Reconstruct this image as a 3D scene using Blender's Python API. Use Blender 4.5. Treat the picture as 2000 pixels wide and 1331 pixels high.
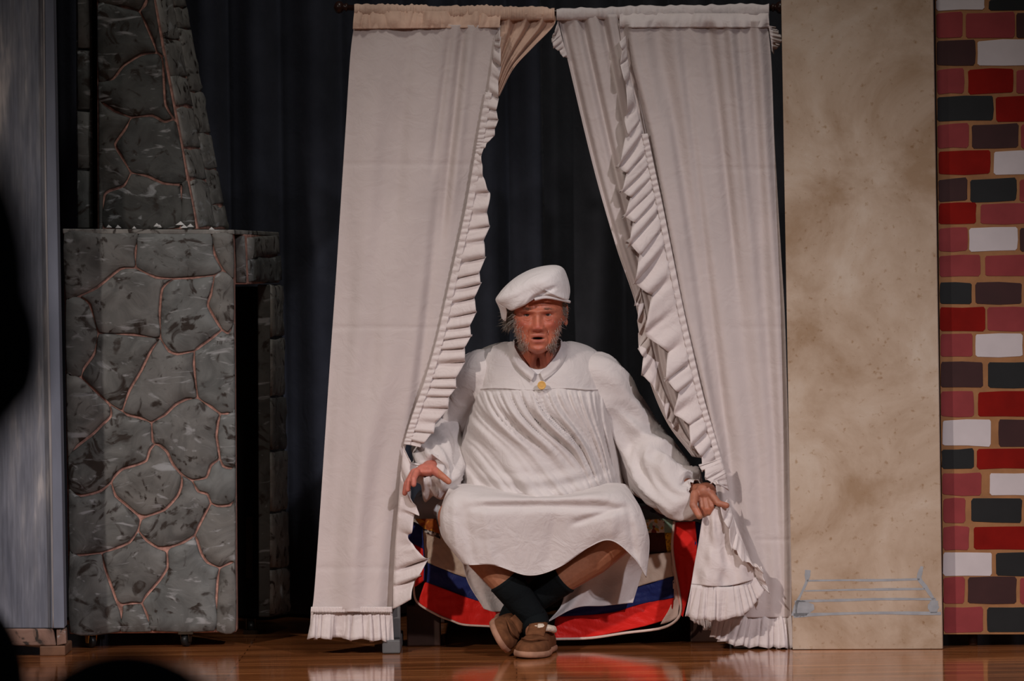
import bpy, math, random
import numpy as np
from mathutils import Vector, Matrix
from mathutils.bvhtree import BVHTree

for o in list(bpy.data.objects): bpy.data.objects.remove(o)
S = bpy.context.scene
COL = S.collection
rng = np.random.RandomState(7)
random.seed(7)

# ------------------------------------------------------------------ camera
FPX = 8040.0                    # focal length in pixels of the 2000 px wide frame
CAMH = 1.07                     # lens height above the stage floor
PITCH = math.atan((665.5-560.0)/FPX)
ROLL = math.radians(0.8)
F_ = np.array([0, math.cos(PITCH), -math.sin(PITCH)])
R0 = np.array([1.0, 0, 0]); U0 = np.array([0, math.sin(PITCH), math.cos(PITCH)])
CR = math.cos(ROLL)*R0 - math.sin(ROLL)*U0
CU = math.cos(ROLL)*U0 + math.sin(ROLL)*R0
cd = bpy.data.cameras.new('camera'); cam = bpy.data.objects.new('camera', cd); COL.objects.link(cam)
cd.sensor_fit = 'HORIZONTAL'; cd.sensor_width = 36.0; cd.lens = FPX/2000*36.0
cd.clip_start = 0.1; cd.clip_end = 100
cam.matrix_world = Matrix(((CR[0], CU[0], -F_[0], 0), (CR[1], CU[1], -F_[1], 0), (CR[2], CU[2], -F_[2], CAMH), (0, 0, 0, 1)))
cd.dof.use_dof = True; cd.dof.focus_distance = 12.0; cd.dof.aperture_fstop = 5.6
S.camera = cam

# ------------------------------------------------------------------ world, lights, exposure
w = bpy.data.worlds.new('world'); S.world = w; w.use_nodes = True
w.node_tree.nodes['Background'].inputs[0].default_value = (0.55, 0.6, 0.75, 1)
w.node_tree.nodes['Background'].inputs[1].default_value = 0.022
def spot(name, loc, target, energy, size, blend, col, rad):
    d = bpy.data.lights.new(name, 'SPOT'); o = bpy.data.objects.new(name, d); COL.objects.link(o)
    o.location = loc; d.energy = energy; d.spot_size = math.radians(size); d.spot_blend = blend
    d.color = col; d.shadow_soft_size = rad
    o.rotation_euler = (Vector(target)-Vector(loc)).to_track_quat('-Z', 'Y').to_euler()
    return o
spot('stage_spot_left', (-4.2, 5.2, 4.6), (-0.25, 11.4, -0.25), 1380, 35, 1.0, (1.0, 0.885, 0.83), 0.12)
spot('stage_spot_right', (3.6, 5.0, 4.6), (0.25, 11.4, -0.25), 1200, 34.5, 1.0, (0.98, 0.915, 0.98), 0.12)
spot('stage_spot_top', (0.4, 9.6, 5.5), (0.1, 12.2, 0.0), 200, 75, 1.0, (1.0, 0.93, 0.86), 0.35)
S.view_settings.view_transform = 'Standard'; S.view_settings.look = 'None'
S.view_settings.exposure = 0.0; S.view_settings.gamma = 1.0
S.view_settings.use_curve_mapping = False

# ------------------------------------------------------------------ helpers
def P(px, py, Y):
    """Points at depth Y (metres from the lens) on the sight lines of pixels."""
    px = np.asarray(px, float); py = np.asarray(py, float); Y = np.asarray(Y, float)
    d = F_*FPX + (px[..., None]-1000)*CR - (py[..., None]-665.5)*CU
    return d*(Y/d[..., 1])[..., None] + np.array([0, 0, CAMH])
def PV(px, py, Y): return P(np.array(px), np.array(py), np.array(Y))
def sc(Y): return Y/FPX

def crm(n, m):
    """Catmull-Rom weights: m samples over n knots."""
    M = np.zeros((m, n))
    if n == 1: M[:] = 1; return M
    for i, t in enumerate(np.linspace(0, n-1, m)):
        k = min(int(t), n-2); f = t-k
        wts = (-.5*f**3+f*f-.5*f, 1.5*f**3-2.5*f*f+1, -1.5*f**3+2*f*f+.5*f, .5*f**3-.5*f*f)
        for j, wv in zip((k-1, k, k+1, k+2), wts):
            if j < 0: M[i, 0] += 2*wv; M[i, 1] -= wv
            elif j > n-1: M[i, n-1] += 2*wv; M[i, n-2] -= wv
            else: M[i, j] += wv
    return M
def crcurve(pts, m): pts = np.array(pts, float); return crm(len(pts), m) @ pts
def crclosed(pts, per):
    pts = np.array(pts, float); n = len(pts); out = []
    for k in range(n):
        a, b, c, d = pts[k-1], pts[k], pts[(k+1) % n], pts[(k+2) % n]
        for f in np.linspace(0, 1, per, endpoint=False):
            out.append(a*(-.5*f**3+f*f-.5*f)+b*(1.5*f**3-2.5*f*f+1)+c*(-1.5*f**3+2*f*f+.5*f)+d*(.5*f**3-.5*f*f))
    return np.array(out)
class Noise:
    """smooth pseudo random sum of sines, 1 or 2 variables"""
    def __init__(s, seed, freq, n=7):
        r = np.random.RandomState(seed); s.k = r.normal(0, 1, (n, 2))*freq; s.p = r.uniform(0, 6.28, n); s.a = 1/math.sqrt(n)
    def __call__(s, x, y=0.0):
        return sum(np.sin(k[0]*x+k[1]*y+p) for k, p in zip(s.k, s.p))*s.a
def sstep(a, b, x):
    t = np.clip((x-a)/(b-a), 0, 1); return t*t*(3-2*t)

ORG = {}
def empty(name, loc, label, cat, group=None):
    o = bpy.data.objects.new(name, None); COL.objects.link(o); o.location = loc; o.empty_display_size = .1
    ORG[o] = np.array(loc, float); o['label'] = label; o['category'] = cat
    if group: o['group'] = group
    return o
def mk(name, verts, faces, mat, parent=None, smooth=True, thick=0, offset=0, sub=0, org=None):
    verts = np.asarray(verts, float)
    o_ = ORG[parent] if parent is not None else (np.array(org, float) if org is not None else np.zeros(3))
    me = bpy.data.meshes.new(name); me.from_pydata((verts-o_).tolist(), [], [tuple(f) for f in faces])
    if smooth: me.polygons.foreach_set('use_smooth', [True]*len(me.polygons))
    me.materials.append(mat); me.update()
    o = bpy.data.objects.new(name, me); COL.objects.link(o)
    if parent is not None: o.parent = parent
    else: o.location = o_
    ORG[o] = o_
    if thick:
        m = o.modifiers.new('thick', 'SOLIDIFY'); m.thickness = thick; m.offset = offset
    if sub:
        m = o.modifiers.new('sub', 'SUBSURF'); m.levels = sub; m.render_levels = sub
    return o
def tag(o, label, cat, group=None):
    o['label'] = label; o['category'] = cat
    if group: o['group'] = group
    return o
def struct(o): o['kind'] = 'structure'; return o
def gridfaces(nv, nu, closed=False):
    f = []
    for j in range(nv-1):
        for i in range(nu if closed else nu-1):
            a = j*nu+i; b = j*nu+(i+1) % nu
            f.append((a, b, b+nu, a+nu))
    return f
def patch(name, rows, nu, nv, mat, parent, disp=None, thick=.0018, px_disp=None):
    g = np.array([crm(len(r), nu) @ np.array(r, float) for r in rows])           # rows x nu x 3
    g = np.einsum('ij,jkl->ikl', crm(len(rows), nv), g)
    U, V = np.meshgrid(np.linspace(0, 1, nu), np.linspace(0, 1, nv))
    px, py, Y = g[..., 0], g[..., 1], g[..., 2]
    if disp is not None: Y = Y + disp(U, V, px, py)
    if px_disp is not None:
        dx, dy = px_disp(U, V, px, py); px = px+dx; py = py+dy
    return mk(name, P(px, py, Y).reshape(-1, 3), gridfaces(nv, nu), mat, parent, thick=thick)
def ruffle(name, seam, outer, n, waves, mat, parent, ampY=.018, amp_px=6, seed=1, nw=9, edge=.12, thick=.0014):
    s = crcurve(seam, n); o = crcurve(outer, n)
    t = np.linspace(0, 1, n); ns = Noise(seed, 9)
    ph = 2*math.pi*(waves*t + 1.05*ns(t, 0.3)+.22*Noise(seed+7, 40)(t, .2))
    a2 = np.maximum(.25, 1+.55*Noise(seed+3, 30)(t, .1))
    tan = np.gradient(s[:, :2], axis=0); tan /= np.linalg.norm(tan, axis=1)[:, None]+1e-9
    W = np.linspace(0, 1, nw)
    V = []
    for wv in W:
        q = s*(1-wv)+o*wv; k = wv**.75
        q[:, 2] += ampY*k*(np.sin(ph)+.4*np.sin(2*ph+1.3*np.sin(.37*ph))*(1-.5*wv))*a2
        q[:, :2] += tan*(amp_px*k*np.cos(ph+.5)*a2)[:, None]
        q[:, :2] += (o-s)[:, :2]*(edge*wv*np.sin(ph*.5+1))[:, None]
        V.append(P(q[:, 0], q[:, 1], q[:, 2]))
    return mk(name, np.array(V).reshape(-1, 3), gridfaces(nw, n), mat, parent, thick=thick)
def tube_w(name, pts, rad, mat, parent, seg=10, cap=True, wr=None, flat=1.0):
    """loft round sections along world points"""
    pts = np.array(pts, float); n = len(pts); rad = np.broadcast_to(np.array(rad, float), (n,))
    tan = np.gradient(pts, axis=0); tan /= np.linalg.norm(tan, axis=1)[:, None]+1e-12
    u = np.cross(tan[0], [0, 0, 1.0]);
    if np.linalg.norm(u) < .1: u = np.cross(tan[0], [1.0, 0, 0])
    V = []; th = np.linspace(0, 2*math.pi, seg, endpoint=False)
    for i in range(n):
        u = u-tan[i]*np.dot(u, tan[i]); u /= np.linalg.norm(u); v = np.cross(tan[i], u)
        r = rad[i]*np.ones(seg)
        if wr is not None: r = r*(1+wr(th, i/(n-1)))
        V.append(pts[i]+np.outer(np.cos(th)*r, u)+np.outer(np.sin(th)*r*flat, v))
    V = np.array(V).reshape(-1, 3); f = gridfaces(n, seg, True)
    if cap: f += [tuple(range(seg))[::-1], tuple(range((n-1)*seg, n*seg))]
    return (V, f) if name is None else mk(name, V, f, mat, parent)
def tube_px(name, pts, rad, mat, parent, n=40, seg=10, **k):
    c = crcurve(pts, n); r = np.interp(np.linspace(0, 1, n), np.linspace(0, 1, len(rad)), rad) if hasattr(rad, '__len__') else rad
    return tube_w(name, P(c[:, 0], c[:, 1], c[:, 2]), r, mat, parent, seg=seg, **k)
HEXF = [(0, 1, 2, 3), (7, 6, 5, 4), (0, 4, 5, 1), (1, 5, 6, 2), (2, 6, 7, 3), (3, 7, 4, 0)]
def hexa(name, f4, Yf, b4, Yb, mat, parent, bevel=.004, seg=2):
    """solid with a front quad (pixels at depth Yf) and a back quad (pixels at depth Yb)"""
    Yf = np.broadcast_to(Yf, 4); Yb = np.broadcast_to(Yb, 4)
    v = [P(np.array(p[0]), np.array(p[1]), np.array(y)) for p, y in zip(list(f4)+list(b4), list(Yf)+list(Yb))]
    return hexv(name, v, mat, parent, bevel, seg)
def hexv(name, v, mat, parent, bevel=.004, seg=2):
    o = mk(name, v, HEXF, mat, parent, smooth=False)
    fix_normals(o)
    if bevel:
        m = o.modifiers.new('bevel', 'BEVEL'); m.width = bevel; m.segments = seg; m.limit_method = 'NONE'
    return o
def fix_normals(o):
    import bmesh
    bm = bmesh.new(); bm.from_mesh(o.data); bmesh.ops.recalc_face_normals(bm, faces=bm.faces); bm.to_mesh(o.data); bm.free()
def boxw(name, lo, hi, mat, parent, bevel=.004, org=None):
    x0, y0, z0 = lo; x1, y1, z1 = hi
    v = [(x0, y0, z1), (x1, y0, z1), (x1, y0, z0), (x0, y0, z0), (x0, y1, z1), (x1, y1, z1), (x1, y1, z0), (x0, y1, z0)]
    o = mk(name, v, HEXF, mat, parent, smooth=False, org=org); fix_normals(o)
    if bevel:
        m = o.modifiers.new('bevel', 'BEVEL'); m.width = bevel; m.segments = 2
    return o
def panel(name, x0, x1, xb0, xb1, ytop, ybot, Y0, Y1, depth, mat, parent, bevel=.003):
    """upright flat: front face at pixels, thickness = depth straight back"""
    f = [PV(x0, ytop, Y0), PV(x1, ytop, Y1), PV(xb1, ybot, Y1), PV(xb0, ybot, Y0)]
    b = [p+np.array([0, depth, 0]) for p in f]
    return hexv(name, f+b, mat, parent, bevel)
from mathutils.geometry import delaunay_2d_cdt
def slab(name, pts, nrm, steps, mat, parent, relief=0.0, cell=.03, smooth=True):
    """polygon piece (world points in a plane) raised along nrm; steps = [(inset m, height m), ...]; relief = lumpy face"""
    pts = np.array(pts); n = len(pts); nrm = np.array(nrm, float); nrm /= np.linalg.norm(nrm)
    c = pts.mean(0); ax = np.cross(nrm, [0, 0, 1.0]); ax /= np.linalg.norm(ax); ay = np.cross(ax, nrm)
    q = np.stack([(pts-c) @ ax, (pts-c) @ ay], -1)
    if sum(q[i, 0]*q[(i+1) % n, 1]-q[(i+1) % n, 0]*q[i, 1] for i in range(n)) < 0: q = q[::-1]
    e = np.roll(q, -1, 0)-q; e /= np.linalg.norm(e, axis=1)[:, None]+1e-12
    nin = np.stack([-e[:, 1], e[:, 0]], -1); vn = nin+np.roll(nin, 1, 0); vn /= np.maximum(np.linalg.norm(vn, axis=1), .35)[:, None]
    for _ in range(2): vn = .5*vn+.25*np.roll(vn, 1, 0)+.25*np.roll(vn, -1, 0)
    rings = [q+vn*ins for ins, h in steps]; last = rings[-1]; k = len(steps); H = steps[-1][1]
    V2 = [Vector(p) for p in last]; lo, hi = last.min(0), last.max(0); inner = []
    def inside(p, poly):
        r = False; j = len(poly)-1
        for i in range(len(poly)):
            if (poly[i][1] > p[1]) != (poly[j][1] > p[1]) and p[0] < (poly[j][0]-poly[i][0])*(p[1]-poly[i][1])/(poly[j][1]-poly[i][1])+poly[i][0]: r = not r
            j = i
        return r
    if relief:
        for gy in np.arange(lo[1]+cell*.4, hi[1], cell):
            for gx in np.arange(lo[0]+cell*.4, hi[0], cell):
                p = np.array([gx, gy])+rng.uniform(-.3, .3, 2)*cell
                if inside(p, last) and np.min(np.hypot(*(last-p).T)) > cell*.45: inner.append(p)
    res = delaunay_2d_cdt(V2+[Vector(p) for p in inner], [], [list(range(n))], 1, 1e-7)
    W = lambda p, h: c+ax*p[0]+ay*p[1]+nrm*h
    V = [W(p, h) for r, (ins, h) in zip(rings[:-1], steps[:-1]) for p in r]; base = len(V); om = {}
    for i, p in enumerate(res[0]):
        o_ = res[3][i]; 
        for t in o_: om[t] = i
        edge = any(t < n for t in o_)
        V.append(W((p[0], p[1]), H if edge else H+relief*rng.uniform(.0, 1.0)))
    F = gridfaces(k-1, n, True) if k > 1 else []
    if all(i in om for i in range(n)):
        for i in range(n):
            a_, b_ = (k-2)*n+i, (k-2)*n+(i+1) % n; F.append((a_, b_, base+om[(i+1) % n], base+om[i]))
    F += [tuple(base+i for i in f) for f in res[2]]
    F = [f for f in F if len(set(f)) == len(f)]
    o = mk(name, V, F, mat, parent, smooth=smooth); fix_normals(o)
    return o

# ------------------------------------------------------------------ materials
def new_mat(name):
    m = bpy.data.materials.new(name); m.use_nodes = True; nt = m.node_tree
    return m, nt, nt.nodes['Principled BSDF']
def node(nt, t, **k):
    n = nt.nodes.new(t)
    for a, v in k.items(): setattr(n, a, v)
    return n
def coords(nt, scale=(1, 1, 1)):
    tc = node(nt, 'ShaderNodeTexCoord'); mp = node(nt, 'ShaderNodeMapping'); mp.inputs['Scale'].default_value = scale
    nt.links.new(tc.outputs['Object'], mp.inputs['Vector']); return mp.outputs[0]
def noise_ramp(nt, vec, scale, stops, detail=4, rough=.55, dist=0.0):
    n = node(nt, 'ShaderNodeTexNoise'); n.inputs['Scale'].default_value = scale; n.inputs['Detail'].default_value = detail
    n.inputs['Roughness'].default_value = rough; n.inputs['Distortion'].default_value = dist
    nt.links.new(vec, n.inputs['Vector']); r = node(nt, 'ShaderNodeValToRGB'); el = r.color_ramp.elements
    el[0].position, el[0].color = stops[0][0], (*stops[0][1], 1); el[1].position, el[1].color = stops[-1][0], (*stops[-1][1], 1)
    for p, c in stops[1:-1]: e = el.new(p); e.color = (*c, 1)
    nt.links.new(n.outputs['Fac'], r.inputs[0]); return r.outputs[0], n.outputs['Fac']
def bump(nt, b, h, strength, dist=.004):
    n = node(nt, 'ShaderNodeBump'); n.inputs['Strength'].default_value = strength; n.inputs['Distance'].default_value = dist
    nt.links.new(h, n.inputs['Height']); nt.links.new(n.outputs[0], b.inputs['Normal'])
def mix(nt, fac, a, b, mode='MIX'):
    n = node(nt, 'ShaderNodeMix', data_type='RGBA', blend_type=mode)
    for s, v in ((0, fac), (6, a), (7, b)):
        if isinstance(v, (int, float)): n.inputs[s].default_value = v
        elif isinstance(v, tuple): n.inputs[s].default_value = (*v, 1)
        else: nt.links.new(v, n.inputs[s])
    return n.outputs[2]
def plain(name, c, rough=.6, var=.12, scale=30, bstr=.0, spec=.3, coordscale=(1, 1, 1), metal=0):
    m, nt, b = new_mat(name); v = coords(nt, coordscale)
    lo = tuple(x*(1-var) for x in c); hi = tuple(min(1, x*(1+var)) for x in c)
    col, fac = noise_ramp(nt, v, scale, [(.3, lo), (.7, hi)])
    nt.links.new(col, b.inputs['Base Color']); b.inputs['Roughness'].default_value = rough
    b.inputs['Specular IOR Level'].default_value = spec; b.inputs['Metallic'].default_value = metal
    if bstr: bump(nt, b, fac, bstr)
    return m
def cloth(name, c, transl=.25, var=.05, weave=900, bstr=.25, sheen=.15, rough=.9, tcol=None):
    m, nt, b = new_mat(name); v = coords(nt)
    lo = tuple(x*(1-var) for x in c); hi = tuple(min(1, x*(1+var)) for x in c)
    col, fac = noise_ramp(nt, v, 7, [(.3, lo), (.7, hi)])
    nt.links.new(col, b.inputs['Base Color']); b.inputs['Roughness'].default_value = rough
    b.inputs['Specular IOR Level'].default_value = .12; b.inputs['Sheen Weight'].default_value = sheen
    _, f2 = noise_ramp(nt, v, 45, [(0, (0, 0, 0)), (1, (1, 1, 1))], detail=6)
    _, f3 = noise_ramp(nt, v, 16, [(0, (0, 0, 0)), (1, (1, 1, 1))], detail=3, dist=1.2)
    ma = node(nt, 'ShaderNodeMath', operation='MULTIPLY_ADD'); ma.inputs[1].default_value = 3.5
    nt.links.new(f3, ma.inputs[0]); nt.links.new(f2, ma.inputs[2])
    bump(nt, b, ma.outputs[0], bstr, .006)
    if transl:
        t = node(nt, 'ShaderNodeBsdfTranslucent'); t.inputs[0].default_value = (*(tcol or c), 1)
        ms = node(nt, 'ShaderNodeMixShader'); ms.inputs[0].default_value = transl
        nt.links.new(b.outputs[0], ms.inputs[1]); nt.links.new(t.outputs[0], ms.inputs[2])
        nt.links.new(ms.outputs[0], nt.nodes['Material Output'].inputs[0])
    return m

def floor_mat():
    m, nt, b = new_mat('varnished_stage_boards'); v = coords(nt, (.5, 9, 1))
    c1, f1 = noise_ramp(nt, v, 3.2, [(.3, (.17, .052, .016)), (.5, (.40, .135, .044)), (.68, (.66, .26, .09))], detail=8, rough=.65)
    br = node(nt, 'ShaderNodeTexBrick'); br.offset = .5
    br.inputs['Scale'].default_value = 1; br.inputs['Brick Width'].default_value = 1.6; br.inputs['Row Height'].default_value = .057
    br.inputs['Mortar Size'].default_value = .0016
    br.inputs['Color1'].default_value = (1, 1, 1, 1); br.inputs['Color2'].default_value = (.62, .62, .62, 1); br.inputs['Mortar'].default_value = (.22, .18, .15, 1)
    nt.links.new(coords(nt), br.inputs['Vector'])
    col = mix(nt, 1.0, c1, br.outputs[0], 'MULTIPLY')
    nt.links.new(col, b.inputs['Base Color'])
    v2 = coords(nt, (1.5, 14, 1)); rr, f3 = noise_ramp(nt, v2, 5, [(.3, (.05,)*3), (.75, (.14,)*3)], detail=6)
    nt.links.new(rr, b.inputs['Roughness']); b.inputs['Specular IOR Level'].default_value = .65
    bump(nt, b, f3, .05, .002)
    return m
def stone_mat(name, base, seed):
    m, nt, b = new_mat(name); v = coords(nt)
    mp = node(nt, 'ShaderNodeMapping'); mp.inputs['Location'].default_value = (seed*3.1, seed, 0); nt.links.new(v, mp.inputs[0]); v = mp.outputs[0]
    c0, f0 = noise_ramp(nt, v, 9, [(.3, tuple(x*.55 for x in base)), (.52, base), (.75, tuple(x*1.35 for x in base))], detail=6, dist=1.2)
    # dark brown dry-brush and pale brush dabs of scenic paint
    d1, g1 = noise_ramp(nt, v, 11, [(.56, (0, 0, 0)), (.66, (1, 1, 1))], detail=3, dist=2.5)
    c1 = mix(nt, d1, c0, (.03, .022, .017))
    mp2 = node(nt, 'ShaderNodeMapping'); mp2.inputs['Rotation'].default_value = (0, .5+seed, 0); mp2.inputs['Scale'].default_value = (7, 7, 20); nt.links.new(v, mp2.inputs[0])
    d2, g2 = noise_ramp(nt, mp2.outputs[0], 1.0, [(.60, (0, 0, 0)), (.70, (.75, .75, .75))], detail=3, dist=2.2)
    c2 = mix(nt, d2, c1, (.36, .37, .37))
    nt.links.new(c2, b.inputs['Base Color']); b.inputs['Roughness'].default_value = .6; b.inputs['Specular IOR Level'].default_value = .3
    bump(nt, b, f0, .5, .008)
    return m
def flat_mat():
    m, nt, b = new_mat('grey_streaked_scenic_paint'); v = coords(nt, (7, 1, 1.0))
    c0, f0 = noise_ramp(nt, v, 1.3, [(.36, (.10, .112, .145)), (.48, (.18, .195, .235)), (.55, (.26, .27, .30)), (.62, (.55, .52, .51))], detail=5, rough=.6)
    v2 = coords(nt, (60, 1, 3)); c1, f1 = noise_ramp(nt, v2, 2, [(.3, (.7, .7, .7)), (.7, (1.1, 1.1, 1.1))], detail=3)
    nt.links.new(mix(nt, 1.0, c0, c1, 'MULTIPLY'), b.inputs['Base Color']); b.inputs['Roughness'].default_value = .65
    bump(nt, b, f1, .15, .003); return m
def beige_mat():
    m, nt, b = new_mat('sponged_beige_scenic_paint'); v = coords(nt)
    c0, f0 = noise_ramp(nt, v, 3.2, [(.36, (.35, .24, .15)), (.46, (.44, .33, .235)), (.54, (.50, .39, .29)), (.64, (.57, .475, .375))], detail=7, rough=.62, dist=.4)
    c1, f1 = noise_ramp(nt, v, 60, [(.62, (1, 1, 1)), (.75, (.72, .62, .5))], detail=3)
    nt.links.new(mix(nt, 1.0, c0, c1, 'MULTIPLY'), b.inputs['Base Color']); b.inputs['Roughness'].default_value = .75
    b.inputs['Specular IOR Level'].default_value = .2
    bump(nt, b, f1, .15, .003); return m
def printed(name, cols, scale):
    m, nt, b = new_mat(name); v = coords(nt)
    vo = node(nt, 'ShaderNodeTexVoronoi'); vo.inputs['Scale'].default_value = scale; nt.links.new(v, vo.inputs['Vector'])
    r = node(nt, 'ShaderNodeValToRGB'); r.color_ramp.interpolation = 'CONSTANT'; sp = node(nt, 'ShaderNodeSeparateColor')
    nt.links.new(vo.outputs['Color'], sp.inputs[0]); nt.links.new(sp.outputs[0], r.inputs[0])
    el = r.color_ramp.elements; el[0].color = (*cols[0], 1); el[1].position = 1/len(cols); el[1].color = (*cols[1], 1)
    for i, c in enumerate(cols[2:]): e = el.new((i+2)/len(cols)); e.color = (*c, 1)
    nt.links.new(r.outputs[0], b.inputs['Base Color']); b.inputs['Roughness'].default_value = .9; return m
def skin_mat():
    m, nt, b = new_mat('ruddy_skin'); a = node(nt, 'ShaderNodeVertexColor'); a.layer_name = 'Col'
    v = coords(nt); c1, f1 = noise_ramp(nt, v, 90, [(.3, (.88, .84, .84)), (.7, (1.08, 1.06, 1.05))], detail=5)
    nt.links.new(mix(nt, 1.0, a.outputs[0], c1, 'MULTIPLY'), b.inputs['Base Color']); b.inputs['Roughness'].default_value = .5
    b.inputs['Subsurface Weight'].default_value = .12; b.inputs['Subsurface Radius'].default_value = (.012, .004, .002)
    b.inputs['Subsurface Scale'].default_value = .4
    bump(nt, b, f1, .12, .002); return m

M = {}
M['floor'] = floor_mat()
M['black_paint'] = plain('black_paint', (.006, .006, .007), .7)
M['dark_wall'] = plain('dark_wall', (.012, .012, .014), .9)
M['apron'] = plain('apron_board', (.03, .012, .006), .5, bstr=.1)
M['carpet'] = plain('auditorium_floor', (.01, .01, .012), .95)
M['velour'] = cloth('navy_velour', (.052, .058, .078), transl=0, var=.2, sheen=.05, bstr=.1)
M['velour2'] = cloth('charcoal_velour', (.062, .065, .076), transl=0, var=.2, sheen=.05, bstr=.1)
M['flat'] = flat_mat()
M['flat_edge'] = plain('grey_edge_paint', (.17, .19, .24), .6, .25, 8, coordscale=(1, 1, .3))
M['batten'] = plain('pale_batten', (.30, .29, .29), .6, .25, 20, coordscale=(1, 1, .2))
M['brownstone'] = stone_mat('brown_stone_paint', (.20, .12, .09), 5)
M['wood'] = plain('raw_wood', (.16, .08, .045), .6, .3, 12, .2)
M['wood_dark'] = plain('dark_brown_wood', (.035, .014, .008), .5, .3, 12, .1)
M['mortar'] = plain('pink_brown_mortar', (.40, .215, .17), .85, .45, 60, .5)
M['stone'] = [stone_mat('grey_stone_paint_%d' % i, c, i) for i, c in enumerate([(.15, .15, .14), (.14, .147, .14), (.158, .155, .142), (.132, .134, .125)])]
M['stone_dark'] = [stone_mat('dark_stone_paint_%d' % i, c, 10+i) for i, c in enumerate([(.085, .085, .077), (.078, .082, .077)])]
M['stone_edge'] = stone_mat('scratched_grey_stone', (.24, .235, .215), 20)
M['foam'] = plain('white_chipped_foam', (.6, .6, .58), .9)
M['brass'] = plain('brass', (.55, .27, .06), .35, .2, 40, metal=.8)
M['rubber'] = plain('black_rubber', (.012, .012, .012), .4)
M['steel'] = plain('dark_steel', (.09, .07, .05), .4, .2, 40, metal=.8)
M['curtain'] = cloth('white_cotton_curtain', (.74, .66, .63), .22, .04, bstr=.14, tcol=(.75, .62, .55))
M['ruffle'] = cloth('white_cotton_ruffle', (.80, .72, .69), .18, .04, tcol=(.75, .62, .55))
M['band'] = cloth('peach_backlight_tint', (.78, .55, .42), .18, .2, tcol=(.8, .5, .35))  # peach puts warm backlight through the doubled cloth into the colour
M['robe'] = cloth('white_nightshirt_cotton', (.71, .655, .63), .10, .03)
M['robe2'] = cloth('white_collar_cotton', (.70, .645, .62), .08, .03)
M['hat'] = cloth('white_beret_cotton', (.80, .75, .73), .05, .03)
M['undershirt'] = cloth('white_undershirt', (.80, .77, .75), 0, .03)
M['sock'] = cloth('black_sock_knit', (.006, .008, .009), 0, .2, bstr=.3, sheen=0)
M['suede'] = plain('brown_suede', (.145, .058, .026), .85, .25, 50, .25, spec=.1)
M['sole'] = plain('tan_sole', (.36, .19, .12), .7, .2, 30, .1)
M['fleece'] = plain('cream_fleece', (.72, .60, .48), .95, .2, 80, .8)
M['rod'] = plain('dark_mahogany', (.025, .010, .007), .3)
M['post'] = plain('grey_painted_post', (.12, .12, .12), .6, .1)
M['bt'] = plain('yellow_wood_button', (.72, .42, .12), .45, .1)
M['red'] = cloth('red_satin', (.72, .022, .016), 0, .08, sheen=.05, rough=.45)
M['navy'] = cloth('navy_satin', (.018, .028, .13), 0, .1, sheen=.05, rough=.5)
M['cream'] = cloth('cream_quilt_cotton', (.60, .47, .36), 0, .06)
M['piping'] = cloth('pale_piping', (.72, .56, .48), 0, .05)
M['brownp'] = cloth('brown_patch', (.075, .028, .022), 0, .1)
M['yellow'] = printed('yellow_speckled_print', [(.70, .40, .02), (.75, .45, .03), (.35, .18, .02), (.72, .42, .03)], 260)
M['mint'] = cloth('mint_patch', (.28, .42, .32), 0, .08)
M['printp'] = printed('floral_print', [(.62, .55, .42), (.55, .30, .03), (.22, .04, .03), (.30, .42, .30), (.64, .58, .5)], 110)
M['amber'] = printed('orange_print', [(.40, .10, .01), (.28, .06, .008), (.55, .22, .02)], 90)
M['check'] = printed('black_white_check', [(.03, .03, .03), (.5, .45, .4), (.08, .06, .05)], 120)
M['ticking'] = printed('grey_white_print', [(.62, .62, .64), (.45, .45, .46), (.80, .80, .80), (.60, .60, .60)], 26)
M['pillow'] = printed('dusky_pillow_print', [(.45, .40, .33), (.50, .46, .4), (.16, .08, .07), (.4, .2, .2)], 28)
M['maroon'] = cloth('maroon_blanket', (.06, .012, .018), 0, .1)
M['mattress'] = cloth('mattress_ticking', (.35, .32, .3), 0, .1)
M['skin'] = skin_mat()
M['hair'] = plain('grey_hair', (.30, .26, .22), .6, .3, 60)
M['brow'] = plain('brow_hair', (.30, .17, .11), .6, .3, 60)
M['hair_light'] = plain('pale_grey_whiskers', (.46, .36, .30), .6, .25, 60)
M['eyewhite'] = plain('eye_white', (.45, .36, .32), .25)
M['iris'] = plain('dark_iris', (.05, .042, .035), .2)
M['silhouette'] = plain('dark_clothing', (.006, .006, .007), .95)
M['darkhair'] = plain('dark_hair', (.005, .004, .004), .9)
BR = {'m': plain('muted_red_brick_paint', (.27, .047, .049), .75, .12, 12, spec=.12), 'r': plain('deep_red_brick_paint', (.22, .007, .004), .7, .2, 9, spec=.1),
      'd': plain('dark_maroon_brick_paint', (.043, .014, .013), .6, .15, 12), 'k': plain('black_brick_paint', (.011, .012, .012), .6, .15, 12),
      'w': plain('white_brick_paint', (.60, .55, .55), .7, .05, 12)}
M['brickmortar'] = plain('tan_mortar_paint', (.33, .155, .062), .75, .15, 20)
M['bluepaint'] = plain('blue_grey_line_paint', (.33, .345, .36), .85, .12, 30, spec=.1)

# ------------------------------------------------------------------ setting
def zplane(x0, x1, y0, y1, z, t, name, mat): return struct(boxw(name, (x0, y0, z-t), (x1, y1, z), mat, None, 0))
zplane(-4.5, 4.5, 10.2, 15.0, 0.0, .06, 'floor', M['floor'])
struct(boxw('wall_front', (-4.5, 10.24, -.55), (4.5, 10.3, -.06), M['apron'], None, 0))
zplane(-5, 5, -1.5, 10.24, -.55, .05, 'floor.001', M['carpet'])
struct(boxw('wall_back', (-4.5, 14.4, 0), (4.5, 14.5, 4.5), M['dark_wall'], None, 0))

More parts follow.
